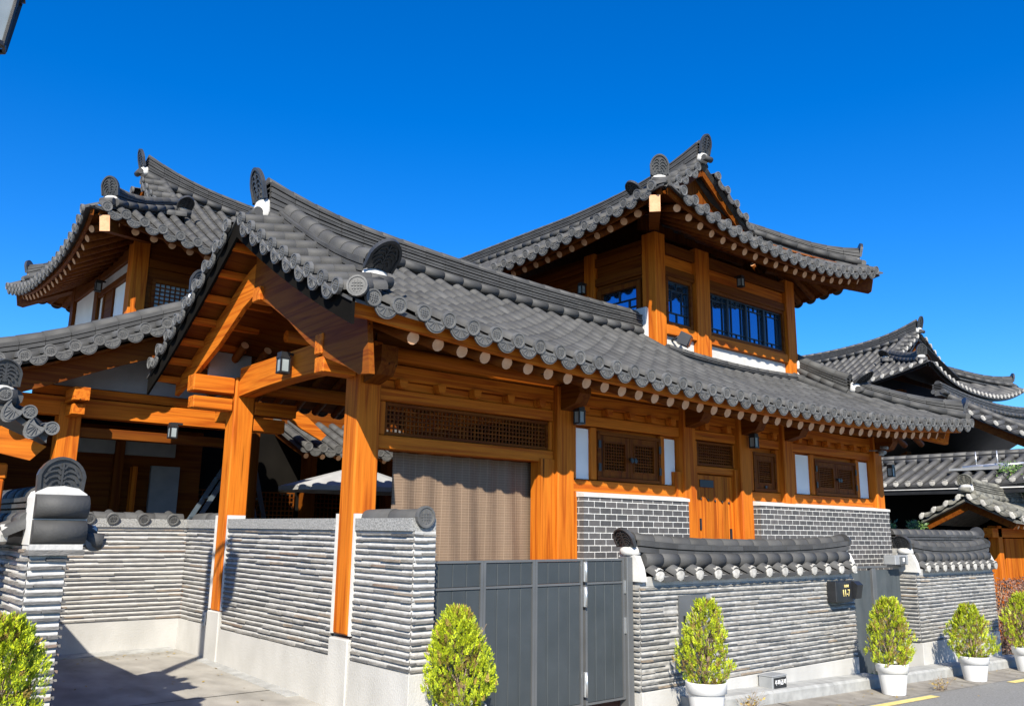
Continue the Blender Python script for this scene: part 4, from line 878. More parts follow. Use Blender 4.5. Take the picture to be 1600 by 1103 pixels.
b = MB().mt('disk'); scallop(b, V((1.80, 6.86, 1.52)), V((.5, -.86, 0)).normalized(), V((.86, .5, 0)).normalized(), .10, .09, False); b.mt('tile').cyl((1.72, 6.9, 1.55), (1.85, 6.87, 1.53), .055, .06, 10); b.build('corner_tile', LW)

# ------------------------------------------------------------------ street walls with tiled caps
def street_wall(name, label, x0, x1, yf, zb, zp, zt, seed, hole=None, npitch=13, zo=0):
    t = thing(name, label, 'wall', (x0, yf, zb))
    P('plinth', 'rendered_base', t, lambda b: b.bbox(x0, x1, yf-.02, yf+.32, zb, zp, .006))
    P('mortar2', 'wall_core', t, lambda b: b.box(x0+.006, x1-.006, yf+.006, yf+.30, zp, zt+.10))
    b = MB()
    for (a, e, out, sd) in (((x0, yf), (x1, yf), (0, -1), 0), ((x0, yf+.3), (x0, yf), (-1, 0), 1), ((x1, yf), (x1, yf+.3), (1, 0), 2)):
        mortar_face(b, a, e, zp, zt, out, 'mortar2'); tiled_face(b, a, e, zp, zt, out, 'slab2', seed+sd, hole=hole, dep=.020)
    b.build('tile_courses', t)
    P('white', 'plaster_band', t, lambda b: b.extr([(x0+.1, yf-.005, zt), (x0+.1, yf-.04, zt+.10), (x0+.1, yf+.34, zt+.10), (x0+.1, yf+.30, zt)], (x1-x0-.2, 0, 0)))
    Sf = lambda x, v: V((x, yf-.10+.24*v, zt+.095+zo+.10*v)); Sb = lambda x, v: V((x, yf+.41-.24*v, zt+.095+.10*v))
    us = lin(x0+.22, x1-.14, npitch); p = us[1]-us[0]; b = MB(); slope(b, Sf, us, .3, tl=.3, style='white', pitch=p, r=.082); slope(b, Sb, us, .3, tl=.3, style='white', pitch=p, r=.082); b.build('coping_tiles', t)
    yc = yf+.155; xm, hw = (x0+x1)/2, (x1-x0)/2
    b = MB().mt('tile')
    xs = lin(x0+.12, x1-.08, int((x1-x0)/.30)+1); zz = lambda x: zt+.255+.02*((x-xm)/hw)**2
    for s in (-1, 1):
        for i in range(len(xs)-1): b.cyl((xs[i]-.02, yc+s*.10, zz(xs[i])+.01), (xs[i+1], yc+s*.10, zz(xs[i+1])+.01), .090, .087, 12)
    b.build('lower_ridge_roll', t)
    b = MB(); ridge(b, [V((x, yc, zz(x)+.045+.055*abs((x-xm)/hw)**3)) for x in lin(x0+.04, x1-.02, 16)], .22, .27, 2, .075, base=False, step=.34); rg_ = b.build('wall_ridge', t); ORG[rg_.name] = V((x0, yf, zb))
    mangwa((x0-.02, yc, zz(x0)+.16), (-1, 0, 0), rg_, .30, .24, .5, plaster=.10, roll=False); mangwa((x1+.02, yc, zz(x1)+.17), (1, 0, 0), rg_, .28, .17, .3, plaster=.09, roll=False)
    for (xa, xb) in ((x0-.03, x0+.06), (x1-.04, x1+.04)):
        P('white', 'end_plaster', t, lambda b: b.extr([(xa, yf-.06, zt+.05), (xa, yf-.03, zt+.20), (xa, yf+.03, zt+.33), (xa, yc, zt+.37), (xa, yf+.28, zt+.33), (xa, yf+.34, zt+.20), (xa, yf+.37, zt+.05)], (xb-xa, 0, 0)))
    return t
SW = street_wall('street_wall', 'grey stacked-tile street wall with house number sign and meter hatch, between the two metal gates', 7.50, 12.22, 6.6, -.50, -.075, 1.055, 20, hole=(8.15, 8.76, .1, .94))
SW2 = street_wall('street_wall', 'shorter grey stacked-tile street wall right of the narrow double gate', 14.26, 17.36, 6.6, -.70, -.03, 1.02, 40, npitch=10)
P('metal2', 'meter_hatch', SW, lambda b: (b.box(8.16, 8.75, 6.572, 6.60, .12, .93), b.mt('pgrey').box(8.66, 8.72, 6.55, 6.571, .12, .93)))
P('black', 'hatch_handle', SW, lambda b: (b.box(8.23, 8.36, 6.555, 6.571, .52, .70), b.mt('lampglass').box(8.25, 8.34, 6.548, 6.554, .54, .68)))

# kerb blocks at the foot of the walls
def kerb(label, x0, x1, step):
    b = MB().mt('kerb'); x = x0
    while x < x1-.1:
        e = min(x+step, x1); z0, z1 = gz(x, 6.3), gz(e, 6.3)
        b.extr([(x, 6.27, -.9), (x, 6.58, -.9), (x, 6.58, -.245-.031*(x-10.5)), (x, 6.30, -.25-.031*(x-10.5)), (x, 6.27, -.28-.031*(x-10.5))], (e-x-.006, 0, -.031*(e-x))); x = e
    return solo(b, 'kerb_step', label, 'kerb', (x0, 6.4, gz(x0, 6.4)), 'pale stone kerb steps along the street walls')
kerb('long pale stone kerb under the street wall with the number sign', 8.15, 12.36, 1.4)
kerb('pale stone kerb between the second and third potted conifers', 12.95, 15.35, 1.2); kerb('short pale stone kerb beyond the third potted conifer', 15.9, 17.7, .9)

# ------------------------------------------------------------------ gates
G = thing('sliding_gate', 'wide dark grey metal panel gate closing the driveway beside the street wall', 'gate', (4.7, 6.72, -.1))
xs_ = [4.60, 5.33, 6.01, 6.70]; zt, zm, zb = 1.36, 1.09, -.14
def gate_leaf(x0, x1, n, par, y=6.72, zb_=zb):
    fr_ = MB().mt('metal2')
    for x in (x0, x1-.03): fr_.box(x, x+.03, y-.022, y+.03, zb_, zt)
    for z in (zb_, zm, zt-.022): fr_.box(x0+.03, x1-.03, y-.018, y+.03, z, z+.022)
    o = fr_.build('gate_frame', par)
    for k in range(n):
        w_ = (x1-x0-.06)/n; a = x0+.03+w_*k
        pn = MB().mt('metal'); pn.bbox(a+.002, a+w_-.002, y-.006, y+.018, zb_+.024, zm-.002, .004); pn.bbox(a+.002, a+w_-.002, y-.006, y+.018, zm+.024, zt-.024, .004)
        if k % 2 == 0: pn.bbox(a+w_*.82, a+w_*.87, y-.009, y-.0055, zb_+.03, zm-.01, .001)
        pn.build('gate_panel', par)
for i in range(3): gate_leaf(xs_[i], xs_[i+1]-.004, 4, G)
gate_leaf(6.735, 7.36, 4, G, 6.72)
for (z0, z1) in ((1.12, 1.33), (.86, 1.07), (-.05, .20)): P('steel', 'hinge', G, lambda b: (b.bbox(6.70, 6.735, 6.67, 6.70, z0, z1, .004), b.cyl((6.717, 6.665, z0), (6.717, 6.665, z1), .012, .012, 8)))
P('metal2', 'gate_post', G, lambda b: b.bbox(7.365, 7.46, 6.66, 6.80, -.35, 1.375, .006)); P('steel', 'latch', G, lambda b: (b.box(7.345, 7.362, 6.68, 6.70, .98, 1.12), b.box(7.345, 7.362, 6.68, 6.70, .55, .72)))
G2 = thing('double_gate', 'narrow double gate of dark ribbed metal between the two street walls', 'gate', (13.3, 6.8, -.3))
for (x0, x1) in ((12.52, 13.24), (13.38, 14.22)):
    b = MB().mt('metal'); k = int((x1-x0)/.045); w_ = (x1-x0)/k
    for i in range(k): a = x0+w_*i; b.extr([(a, 6.86, -.55), (a+w_*.5, 6.845, -.55), (a+w_, 6.86, -.55), (a+w_, 6.88, -.55), (a, 6.88, -.55)], (0, 0, 1.66))
    b.build('gate_leaf', G2)
P('metal2', 'gate_frame', G2, lambda b: (b.bbox(13.25, 13.37, 6.82, 6.90, -.6, 1.14, .004), b.bbox(12.40, 12.51, 6.82, 6.9, -.6, 1.14, .004), b.bbox(12.4, 14.25, 6.825, 6.895, 1.145, 1.175, .004)))

# ------------------------------------------------------------------ signs, boxes, lights
def text(s, size, M4, mk, parent, name, ext=.003):
    cu = bpy.data.curves.new(name, 'FONT'); cu.body = s; cu.size = size; cu.extrude = ext; cu.align_x = 'CENTER'; cu.align_y = 'CENTER'
    tmp = bpy.data.objects.new('t', cu); C.objects.link(tmp); dg = bpy.context.evaluated_depsgraph_get(); me = bpy.data.meshes.new_from_object(tmp.evaluated_get(dg)); bpy.data.objects.remove(tmp)
    o = bpy.data.objects.new(name, me); C.objects.link(o); me.materials.clear(); me.materials.append(M[mk]); me.transform(M4)
    if parent: o.parent = parent
    return o
FRONT = Matrix(((1, 0, 0, 0), (0, 0, -1, 0), (0, 1, 0, 0), (0, 0, 0, 1)))   # text in the xz plane facing -y
Ms = thing('number_sign', 'black house number plate with gold 11-7 and slanted letter box on the street wall', 'sign', (11.6, 6.5, .87))
P('black', 'plate', Ms, lambda b: b.bbox(11.45, 11.90, 6.44, 6.58, .72, 1.0, .008))
P('black', 'letter_box', Ms, lambda b: b.extr([(11.905, 6.58, .74), (11.905, 6.58, 1.0), (11.905, 6.42, 1.0), (11.905, 6.36, .95), (11.905, 6.40, .76)], (.16, 0, 0)))
text('11-7', .135, Matrix.Translation((.115, -.065, -.03)) @ FRONT @ Matrix.Scale(.82, 4, (1, 0, 0)), 'gold', Ms, 'house_number'); text('호원재', .045, Matrix.Translation((.13, -.065, .065)) @ FRONT, 'gold', Ms, 'house_name')
Mb = thing('address_block', 'small dark lamp block with white lettering on the kerb below the street wall', 'sign block', (9.75, 6.4, -.2))
P('pgrey', 'body', Mb, lambda b: (b.bbox(9.66, 9.98, 6.36, 6.56, -.235, -.09, .008), b.bbox(9.655, 9.985, 6.355, 6.565, -.09, -.075, .004))); P('black', 'face', Mb, lambda b: b.box(9.69, 9.96, 6.352, 6.358, -.225, -.10))
text('주차금지', .068, Matrix.Translation((.075, -.05, .037)) @ FRONT, 'wlet', Mb, 'lettering', .002)
b = MB().mt('pgrey'); b.bbox(13.72, 14.16, 6.66, 6.86, 1.19, 1.34, .01); b.mt('metal2').bbox(13.86, 14.05, 6.64, 6.658, 1.205, 1.325, .004); b.mt('wlet').box(13.93, 13.98, 6.634, 6.639, 1.24, 1.30)
solo(b, 'meter_box', 'grey plastic box on top of the narrow double gate beside the right street wall', 'box', (13.94, 6.8, 1.19))
LG = 'small wall lanterns under the eaves'
def lantern(label, p, out, s=.82):
    o3 = V((*out, 0)); p = V(p); sd = V((-o3.y, o3.x, 0)); t = thing('wall_lantern', label, 'lantern', tuple(p), LG); Z = V((0, 0, 1))
    def ob(b, c, w_, d, h):
        b.hexa([c+sd*(w_*i)+o3*(d*j)+Z*(h*k) for k in (-1, 1) for i, j in ((-1, -1), (1, -1), (1, 1), (-1, 1))])
    P('lampglass', 'glass', t, lambda b: ob(b, p, .052*s, .052*s, .085*s))
    def fr_(b):
        for i in (-1, 1):
            for j in (-1, 1): ob(b, p+sd*(.056*s*i)+o3*(.056*s*j), .008, .008, .09*s)
        ob(b, p-Z*.098*s, .066*s, .066*s, .012*s); ob(b, p+Z*.095*s, .07*s, .07*s, .012*s); ob(b, p+Z*.13*s, .06*s, .06*s, .03*s)
    P('black', 'frame', t, fr_); P('black', 'bracket', t, lambda b: b.beam(p+Z*.15*s, p+Z*.15*s-o3*.13, .03, .03)); return t
lantern('small black wall lantern beside the tall white panel right of the bamboo blind', (7.50, 7.55, 3.06), (0, -1)); lantern('small black wall lantern above the right edge of the wooden door', (11.28, 7.55, 3.03), (0, -1))
lantern('dark lantern at the far right end of the long house front', (15.55, 7.5, 2.80), (0, -1))
lantern('wall lantern at the upper storey above the large blue window', (13.15, 8.93, 6.27), (0, -1)); lantern('wall lantern on the shaded left side of the upper storey', (10.70, 10.7, 6.02), (-1, 0))
lantern('black lantern under the white strip of the far left upper storey', (4.02, 17.1, 6.12), (-1, 0))
lp = lantern('pale boxed lantern fixed to the porch beam under the open gable', (4.32, 9.35, 3.55), (-1, 0), .95)
lantern('pale lantern hanging at the rear foot of the porch gable', (4.05, 12.2, 2.95), (-1, 0))
b = MB().mt('black'); b.cyl((11.33, 9.13, 4.90), (11.33, 8.98, 4.95), .02, .02, 8); b.beam((11.33, 8.97, 4.93), (11.42, 8.82, 4.84), .22, .20); b.mt('dglass').beam((11.42, 8.82, 4.84), (11.426, 8.81, 4.836), .17, .15)
solo(b, 'floodlight', 'black floodlight on the white panel below the small upper window', 'floodlight', (11.36, 8.95, 4.9))
for (x, z, l_) in ((15.15, 3.18, 'small security cameras under the eave at the right end of the long house'),):
    b = MB().mt('pgrey'); b.cyl((x, 7.70, z), (x, 7.45, z-.02), .012, .012, 6); b.cyl((x, 7.5, z-.02), (x-.06, 7.36, z-.06), .035, .035, 10); b.cyl((x+.06, 7.5, z+.05), (x+.05, 7.36, z+.03), .03, .03, 10); b.mt('lampglass').cyl((x, 7.46, z-.11), (x, 7.46, z-.05), .045, .05, 12)
    solo(b, 'security_camera', l_, 'camera', (x, 7.6, z))

# ------------------------------------------------------------------ blind, ladder, parasol
b = MB().mt('blind'); rnd = random.Random(2); n = 60; xs = lin(5.06, 7.19, n)
def by(x, z): return 7.99+.03*math.sin(x*8+.5*z)*(2.5-z)/1.5+.014*math.sin(x*21+z)
zs = lin(.95, 2.50, 9); vv = [(x, by(x, z), z) for z in zs for x in xs]; vv2 = [(x, y+.006, z) for x, y, z in vv]; N_ = len(vv)
b.add(vv+vv2, [(j*n+i, j*n+i+1, (j+1)*n+i+1, (j+1)*n+i) for j in range(8) for i in range(n-1)]+[(N_+j*n+i, N_+(j+1)*n+i, N_+(j+1)*n+i+1, N_+j*n+i+1) for j in range(8) for i in range(n-1)])
b.mt('dwx'); b.cyl((5.0, 7.99, 2.505), (7.2, 7.99, 2.505), .025, .025, 8)
solo(b, 'bamboo_blind', 'brown woven bamboo blind hanging in the porch opening above the dark gate', 'blind', (6.1, 7.99, 2.5))
Ld = thing('step_ladder', 'dark blue-grey folding step ladder standing in the porch behind the first post', 'ladder', (5.4, 13.3, 0))
for (xb, dx, nm) in ((6.5, 1, 'front_frame'), (3.85, -1, 'rear_frame')):
    b = MB().mt('ironblue'); T0, B0 = V((5.66, 13.3, 3.05)), V((xb, 13.3, -.1))
    for s in (-.0, .32): b.beam(T0+V((0, s, 0)), B0+V((0, s*1.3, 0)), .028, .07)
    for k in range(1, 10): p = T0.lerp(B0, k/10); b.beam(p+V((0, .0, 0)), p+V((0, .32+.1*k/10, 0)), .06, .03)
    b.build(nm, Ld)
P('steel', 'top_hinge', Ld, lambda b: (b.cyl((5.66, 13.26, 3.05), (5.66, 13.32, 3.05), .07, .07, 12), b.bbox(5.58, 5.76, 13.25, 13.30, 2.83, 3.03), b.cyl((5.66, 13.6, 3.05), (5.66, 13.68, 3.05), .07, .07, 12)))
Pa = thing('parasol', 'large grey courtyard parasol seen between the two porch posts', 'parasol', (8.1, 14.0, 0))
ctr = V((8.1, 14.0, 2.80)); nseg = 8; rim = [ctr+V((1.5*math.cos(math.pi*2*(i+.5)/nseg), 1.0*math.sin(math.pi*2*(i+.5)/nseg), -.42)) for i in range(nseg)]
b = MB().mt('canvas'); b.add([ctr]+rim+[p-V((0, 0, .08)) for p in rim]+[ctr-V((0, 0, .02))], [(0, 1+i, 1+(i+1) % nseg) for i in range(nseg)]+[(1+i, 9+i, 9+(i+1) % nseg, 1+(i+1) % nseg) for i in range(nseg)]+[(17, 9+(i+1) % nseg, 9+i) for i in range(nseg)]); b.build('canopy', Pa)
P('black', 'pole', Pa, lambda b: b.cyl((8.1, 14.0, -.1), (8.1, 14.0, 2.88), .03, .025, 10)); P('black', 'rib', Pa, lambda b: [b.beam(ctr-V((0, 0, .04)), p-V((0, 0, .03)), .015, .02) for p in rim])

# ================================================================== POTTED CONIFERS
def conifer_mesh(seed, H, Rr, nfr):
    """thuja crown: upright fans of small scale-leaf sprays over a bare twiggy middle"""
    rnd = random.Random(seed); b = MB(); b.mt('twig')
    for k in range(46):
        a = rnd.uniform(0, 6.28); h0 = rnd.uniform(0, H*.25); r1 = Rr*rnd.uniform(.3, .85); h1 = min(H*.95, h0+rnd.uniform(.3, .7)*H)
        m1 = V((math.cos(a)*r1*.35, math.sin(a)*r1*.35, (h0+h1)/2)); b.cyl((0, 0, h0*.3), m1, .007, .005, 4); b.cyl(m1, (math.cos(a)*r1, math.sin(a)*r1, h1), .005, .002, 4)
    b.cyl((0, 0, -.02), (0, 0, H*.5), .022, .01, 6)
    lean = (.05, -.06, .04, .0, -.03, .05)[seed % 6]; ncl = int(nfr/6); lob = [(rnd.uniform(0, 6.28), rnd.uniform(0, H), rnd.uniform(.72, 1.14)) for _ in range(20)]
    for k in range(ncl):
        h = H*(rnd.random()**.9)*.97; t = h/H
        env = Rr*((.62+t*1.9) if t < .2 else (1-((t-.2)/.84)**1.7)**.7); a = rnd.uniform(0, 6.28); lo = 1.
        for la, lh, lr in lob:
            if math.cos(a-la) > .80 and abs(h-lh) < .12*H: lo = lr
        if lo < .82 and rnd.random() < .45: continue
        r = env*lo*(1.06 if rnd.random() < .12 else rnd.uniform(.62, 1.0)); c = V((math.cos(a)*r*(1+.10*math.sin(seed*2.1))+lean*t, math.sin(a)*r, h))
        dry = rnd.random() < (.10 if r > env*.8 else .38); b.mt('leafd' if dry else 'leaf')
        out = V((math.cos(a), math.sin(a), 0)); ax = (V((0, 0, 1))*rnd.uniform(.7, 1.2)+out*rnd.uniform(.15, .7)+V((rnd.uniform(-.3, .3), rnd.uniform(-.3, .3), 0))).normalized()
        tw = rnd.uniform(0, 3.14); sd = (ax.orthogonal().normalized()); sd = sd*math.cos(tw)+ax.cross(sd)*math.sin(tw); nn = ax.cross(sd); S_ = rnd.uniform(.036, .068)
        for q in range(15):
            al = q/14; side = (-1 if q % 2 else 1); o = c+ax*(S_*(al-.35))+nn*rnd.uniform(-.008, .008)
            d = (ax*(1.0+al*.6)+sd*side*(1.1-al*.8)+nn*rnd.uniform(-.25, .25)).normalized(); l_ = S_*(.50-.18*al)*rnd.uniform(.8, 1.2); w_ = d.cross(nn).normalized()*l_*.17
            b.add([o, o+d*l_*.5+w_, o+d*l_, o+d*l_*.5-w_], [(0, 1, 2, 3)])
    return b
def pot_mesh(r, h):
    b = MB().mt('pot'); n = 28
    prf = [(r*.70, 0), (r*.86, h*.62), (r*.87, h*.70), (r*.97, h*.72), (r*1.0, h*.97), (r*1.0, h), (r*.93, h), (r*.90, h*.9)]
    vv = [(q*math.cos(6.2832*i/n), q*math.sin(6.2832*i/n), z) for q, z in prf for i in range(n)]
    b.smooth = True; b.add(vv, [(j*n+i, j*n+(i+1) % n, (j+1)*n+(i+1) % n, (j+1)*n+i) for j in range(len(prf)-1) for i in range(n)]); b.smooth = False
    b.add([(r*.7*math.cos(6.2832*i/n), r*.7*math.sin(6.2832*i/n), 0.001) for i in range(n)], [tuple(range(n-1, -1, -1))])
    s_ = MB().mt('soil'); s_.add([(r*.91*math.cos(6.2832*i/n), r*.91*math.sin(6.2832*i/n), h*.9+.01*math.sin(i*3.)) for i in range(n)]+[(0, 0, h*.93)], [(i, (i+1) % n, n) for i in range(n)])
    return b, s_
PG = 'potted conifers along the street'
def potted(label, x, y, r, h, H, Rr, seed, n=5200, z=None, rim_groove=True):
    z = gz(x, y) if z is None else z; t = thing('potted_conifer', label, 'potted shrub', (x, y, z), PG)
    bp_, sp_ = pot_mesh(r, h); L0 = V((0, 0, 0)); bp_.build('pot', t, L0); sp_.build('soil', t, L0)
    c = conifer_mesh(seed, H, Rr, n).build('crown', t, L0); c.location = (0, 0, h*.9); return t
potted('bright yellow-green potted conifer in front of the wide grey gate', 4.68, 6.16, .22, .40, .86, .285, 1, 15000)
potted('potted conifer with bare brown twigs in front of the grey meter hatch', 7.93, 6.05, .225, .40, .90, .31, 2, 9500)
potted('potted conifer in front of the narrow double gate', 11.86, 5.92, .215, .40, .90, .33, 3, 11500)
potted('round potted conifer in front of the right street wall', 14.52, 5.93, .225, .36, .82, .34, 4, 11000)
potted('potted conifer at the right edge beside the brown hedge', 16.75, 5.95, .23, .40, .95, .36, 5, 11000)
potted('large sunlit conifer at the lower left corner before the boundary wall end', 1.06, 5.95, .26, .40, .98, .32, 6, 17000)

# ================================================================== STREET LAMP (upper left)
SLm = thing('street_lamp', 'black traditional lantern head with pale panes on a pole at the upper left corner', 'street lamp', (.30, 6.74, gz(.3, 6.7)))
P('black', 'pole', SLm, lambda b: (b.cyl((.30, 6.74, -.25), (.30, 6.74, 5.9), .085, .06, 14), b.cyl((.30, 6.74, -.25), (.30, 6.74, .2), .14, .12, 14)))
P('black', 'arm', SLm, lambda b: (b.cyl((.30, 6.74, 5.75), (.60, 6.40, 5.72), .03, .03, 8), b.cyl((.3, 6.74, 5.3), (.56, 6.45, 5.70), .018, .018, 6)))
lc = V((.635, 6.42, 0))
def hexr(r, z, n=6, o=.3): return [lc+V((r*math.cos(6.2832*i/n+o), r*math.sin(6.2832*i/n+o), z)) for i in range(n)]
b = MB().mt('lampglass'); q = hexr(.10, 4.92)+hexr(.155, 5.30); b.add(q, [(i, (i+1) % 6, 6+(i+1) % 6, 6+i) for i in range(6)]+[(5, 4, 3, 2, 1, 0), (6, 7, 8, 9, 10, 11)]); b.build('pane', SLm)
b = MB().mt('black'); a_, c_ = hexr(.108, 4.90), hexr(.165, 5.31)
for i in range(6): b.beam(a_[i], c_[i], .022, .022); b.beam(a_[i], a_[(i+1) % 6], .022, .03); b.beam(c_[i], c_[(i+1) % 6], .024, .034); b.beam(c_[i], lc+V((0, 0, 5.52)), .05, .03)
q = hexr(.20, 5.33)+hexr(.04, 5.52); b.add(q, [(i, (i+1) % 6, 6+(i+1) % 6, 6+i) for i in range(6)]+[(6, 7, 8, 9, 10, 11), (5, 4, 3, 2, 1, 0)]); b.cyl(lc+V((0, 0, 5.5)), lc+V((0, 0, 5.72)), .03, .03, 8); b.cyl(lc+V((0, 0, 4.80)), lc+V((0, 0, 4.91)), .02, .07, 8); b.build('lamp_frame', SLm)

# ================================================================== SMALL GATE ROOF BEHIND THE BOUNDARY WALL (left edge)
Lg = thing('gate_roof', 'small tiled gate roof with sunlit wooden eave at the left edge behind the boundary wall', 'gate', (1.1, 7.3, 0))
GX = 1.125
SG = lambda s: (lambda y, v: V((GX+s*.32*(1-v), y, 2.335+.22*v)))
for s in (1, -1):
    q = MB(); slope(q, SG(s), [7.32+.22*k for k in range(3)], .5, tl=.25, pitch=.25, r=.06)
    us = [GX+s*d for d in (.0, .16, .32)] if s > 0 else [GX-.16, GX-.32]
    slope(q, lambda u, v, s=s: V((u, 7.10+.22*v, 2.335+.22*(1-abs(u-GX)/.32)+.03*v)), us, .22, tl=.22, pitch=.16*s, r=.048); q.mt('tile'); bed(q, SG(s), (7.12, 7.4, 7.85)); q.build('roof_tiles', Lg)
q = MB(); ridge(q, [V((GX, y, 2.53)) for y in (7.26, 7.5, 7.85)], .20, .20, 2, .055); o = q.build('roof_ridge', Lg); ORG[o.name] = V((1.1, 7.3, 0)); mangwa((GX, 7.20, 2.66), (0, -1, 0), o, .23, .20, .15, plaster=.12)
P('wx', 'eave_board', Lg, lambda b: b.extr([(GX-.36, 7.2, 2.23), (GX, 7.2, 2.37), (GX+.34, 7.2, 2.23), (GX+.24, 7.2, 2.12), (GX, 7.2, 2.17), (GX-.32, 7.2, 2.12)], (0, .05, 0)))
P('wx', 'beam', Lg, lambda b: b.bbox(GX-.7, GX+.13, 7.36, 7.5, 1.98, 2.10)); P('wz', 'post', Lg, lambda b: b.bbox(GX-.0, GX+.12, 7.36, 7.5, 0, 1.98)); P('wz', 'post', Lg, lambda b: b.bbox(GX-.30, GX-.19, 7.4, 7.52, 0, 1.98)); P('dwz', 'door_board', Lg, lambda b: b.box(GX-.7, GX, 7.53, 7.56, 0, 1.97))

# ================================================================== NEIGHBOURS AT THE RIGHT
N1 = thing('neighbour_house', 'distant hip-and-gable house with white tile ends and deep shaded eaves against the sky', 'house', (25.5, 12, 0))
TN = TF((0, 1, 0), (1, 0, 0), (28.2, 10.5, 0))
paljak(TN, N1, 12, 3.6, 0, 6.0, 7.75, .60, 1.7, style='white', detail=False, tl=.5, wall=1.5, rl=.5, tm='ntile', seg_=4, rafters=False, wmat='black', plast=.18)  # eave and barge boards black, deep eave shade put into their colour
P('dwz', 'wall', N1, lambda b: b.box(26.0, 30.4, 12.2, 22, -.8, 6.0)); P('dwx', 'lintel_beam', N1, lambda b: b.box(25.9, 30.5, 12.05, 12.18, 5.4, 5.7))
for x in (26.0, 28.1, 30.1): P('dwz', 'post', N1, lambda b: b.box(x, x+.3, 12.0, 12.19, -.8, 6.1))
# gable house behind the low roof
N2 = thing('neighbour_house', 'tiled gable roof with white tile ends behind the right end of the long house', 'house', (24.6, 9, 0))
S2f = lambda x, v: V((x, 7.3+2.9*v, 3.75+1.55*prof(v)+.012*(x-28)**2*.6))
S2b = lambda x, v: V((x, 13.1-2.9*v, 3.75+1.55*prof(v)))
q = MB(); slope(q, S2f, [24.6+.3*k for k in range(26)], 3.3, style='white', detail=False, tl=.5, tm='ntile', seg=4)
us = lin(7.5, 9.9, 9); slope(q, lambda y, v: V((24.0+.5*v, y, S2f(24.3, (y-7.3)/2.9).z+.02+.08*v)), us, .5, style='white', detail=False, tl=.5, tm='ntile', pitch=us[1]-us[0], seg=4); q.mt('ntile'); bed(q, S2f, lin(24.05, 32, 8)); bed(q, S2b, lin(24.05, 32, 8)); q.build('roof_tiles', N2)
q = MB(); ridge(q, [V((x, 10.2, 5.35+.016*(x-28)**2)) for x in lin(24.3, 32, 14)], .36, .3, 4, .08, tm='ntile'); q.build('main_ridge', N2)
q = MB(); ridge(q, [S2f(24.65, v) for v in lin(.2, .95, 8)], .30, .26, 3, .08, tm='ntile'); o = q.build('descending_ridge', N2); ORG[o.name] = V((24.6, 9, 0)); mangwa(S2f(24.65, .16)+V((0, 0, .27)), (0, -1, 0), o, .36, .3, .4)
P('dwx', 'barge_board', N2, lambda b: b.slabstrip([S2f(24.2, v)-V((0, 0, .08)) for v in lin(.04, 1, 8)], [S2f(24.2, v)-V((0, 0, .32)) for v in lin(.04, 1, 8)], V((.06, 0, 0)))); P('dwz', 'wall', N2, lambda b: b.box(25.0, 31, 8.4, 12, -.8, 3.9))
# low roof facing left with pipes
N3 = thing('low_roof_house', 'low tiled roof with white tile ends over a dark room, right of the long house', 'house', (22.6, 9, 0))
S3 = lambda y, v: V((22.0+1.9*v, y, 2.93+.72*v+.06*max(0, (8.6-y)/1.2)**2*(1-v*.6)))
q = MB(); slope(q, S3, [7.1+.31*k for k in range(20)], 2.1, style='white', detail=False, tl=1.1, tm='ntile', seg=8, pitch=.31, r=.085); q.mt('ntile'); bed(q, S3, lin(6.95, 13.2, 12)); q.build('roof_tiles', N3)
q = MB(); ridge(q, [V((23.95, y, 3.62)) for y in lin(7.2, 13, 10)], .24, .26, 2, .08, tm='ntile'); q.build('roof_ridge', N3)
P('white', 'gutter', N3, lambda b: (b.cyl((21.98, 7.0, 2.80), (21.98, 13, 2.80), .014, .014, 8), b.mt('black').box(22.0, 22.1, 7, 13, 2.68, 2.86)))
P('interior', 'wall', N3, lambda b: (b.box(23.2, 23.3, 6.9, 13, -.8, 3.1), b.box(23.3, 24.6, 6.9, 7.0, -.8, 3.4))); P('interior', 'plaster_panel', N3, lambda b: b.box(23.15, 23.19, 8.0, 8.8, .9, 2.1)); P('interior', 'plaster_panel', N3, lambda b: b.box(23.15, 23.19, 9.6, 10.8, .9, 2.1)); P('endgrain', 'bracket', N3, lambda b: b.extr([(22.2, 8.9, 2.75), (23.1, 8.9, 2.75), (23.1, 8.9, 2.2), (22.6, 8.9, 2.35), (22.25, 8.9, 2.5)], (0, .14, 0)))  # walls and plaster panels blackened to imitate shade under the low roof
b = MB().mt('steel')
for y in (8.6, 9.1): b.cyl((22.7, y, 3.36), (22.95, y-.9, 3.42), .04, .04, 8); b.cyl((22.95, y-.9, 3.42), (22.6, y-1.1, 3.30), .05, .05, 8); b.cyl((22.8, y-.3, 3.3), (22.8, y-.3, 3.75), .015, .015, 6)
b.mt('pgrey').box(22.6, 22.9, 8.0, 9.4, 3.28, 3.34); solo(b, 'roof_pipes', 'shiny ventilation pipes lying on the low tiled roof', 'pipes', (22.8, 8.8, 3.3))
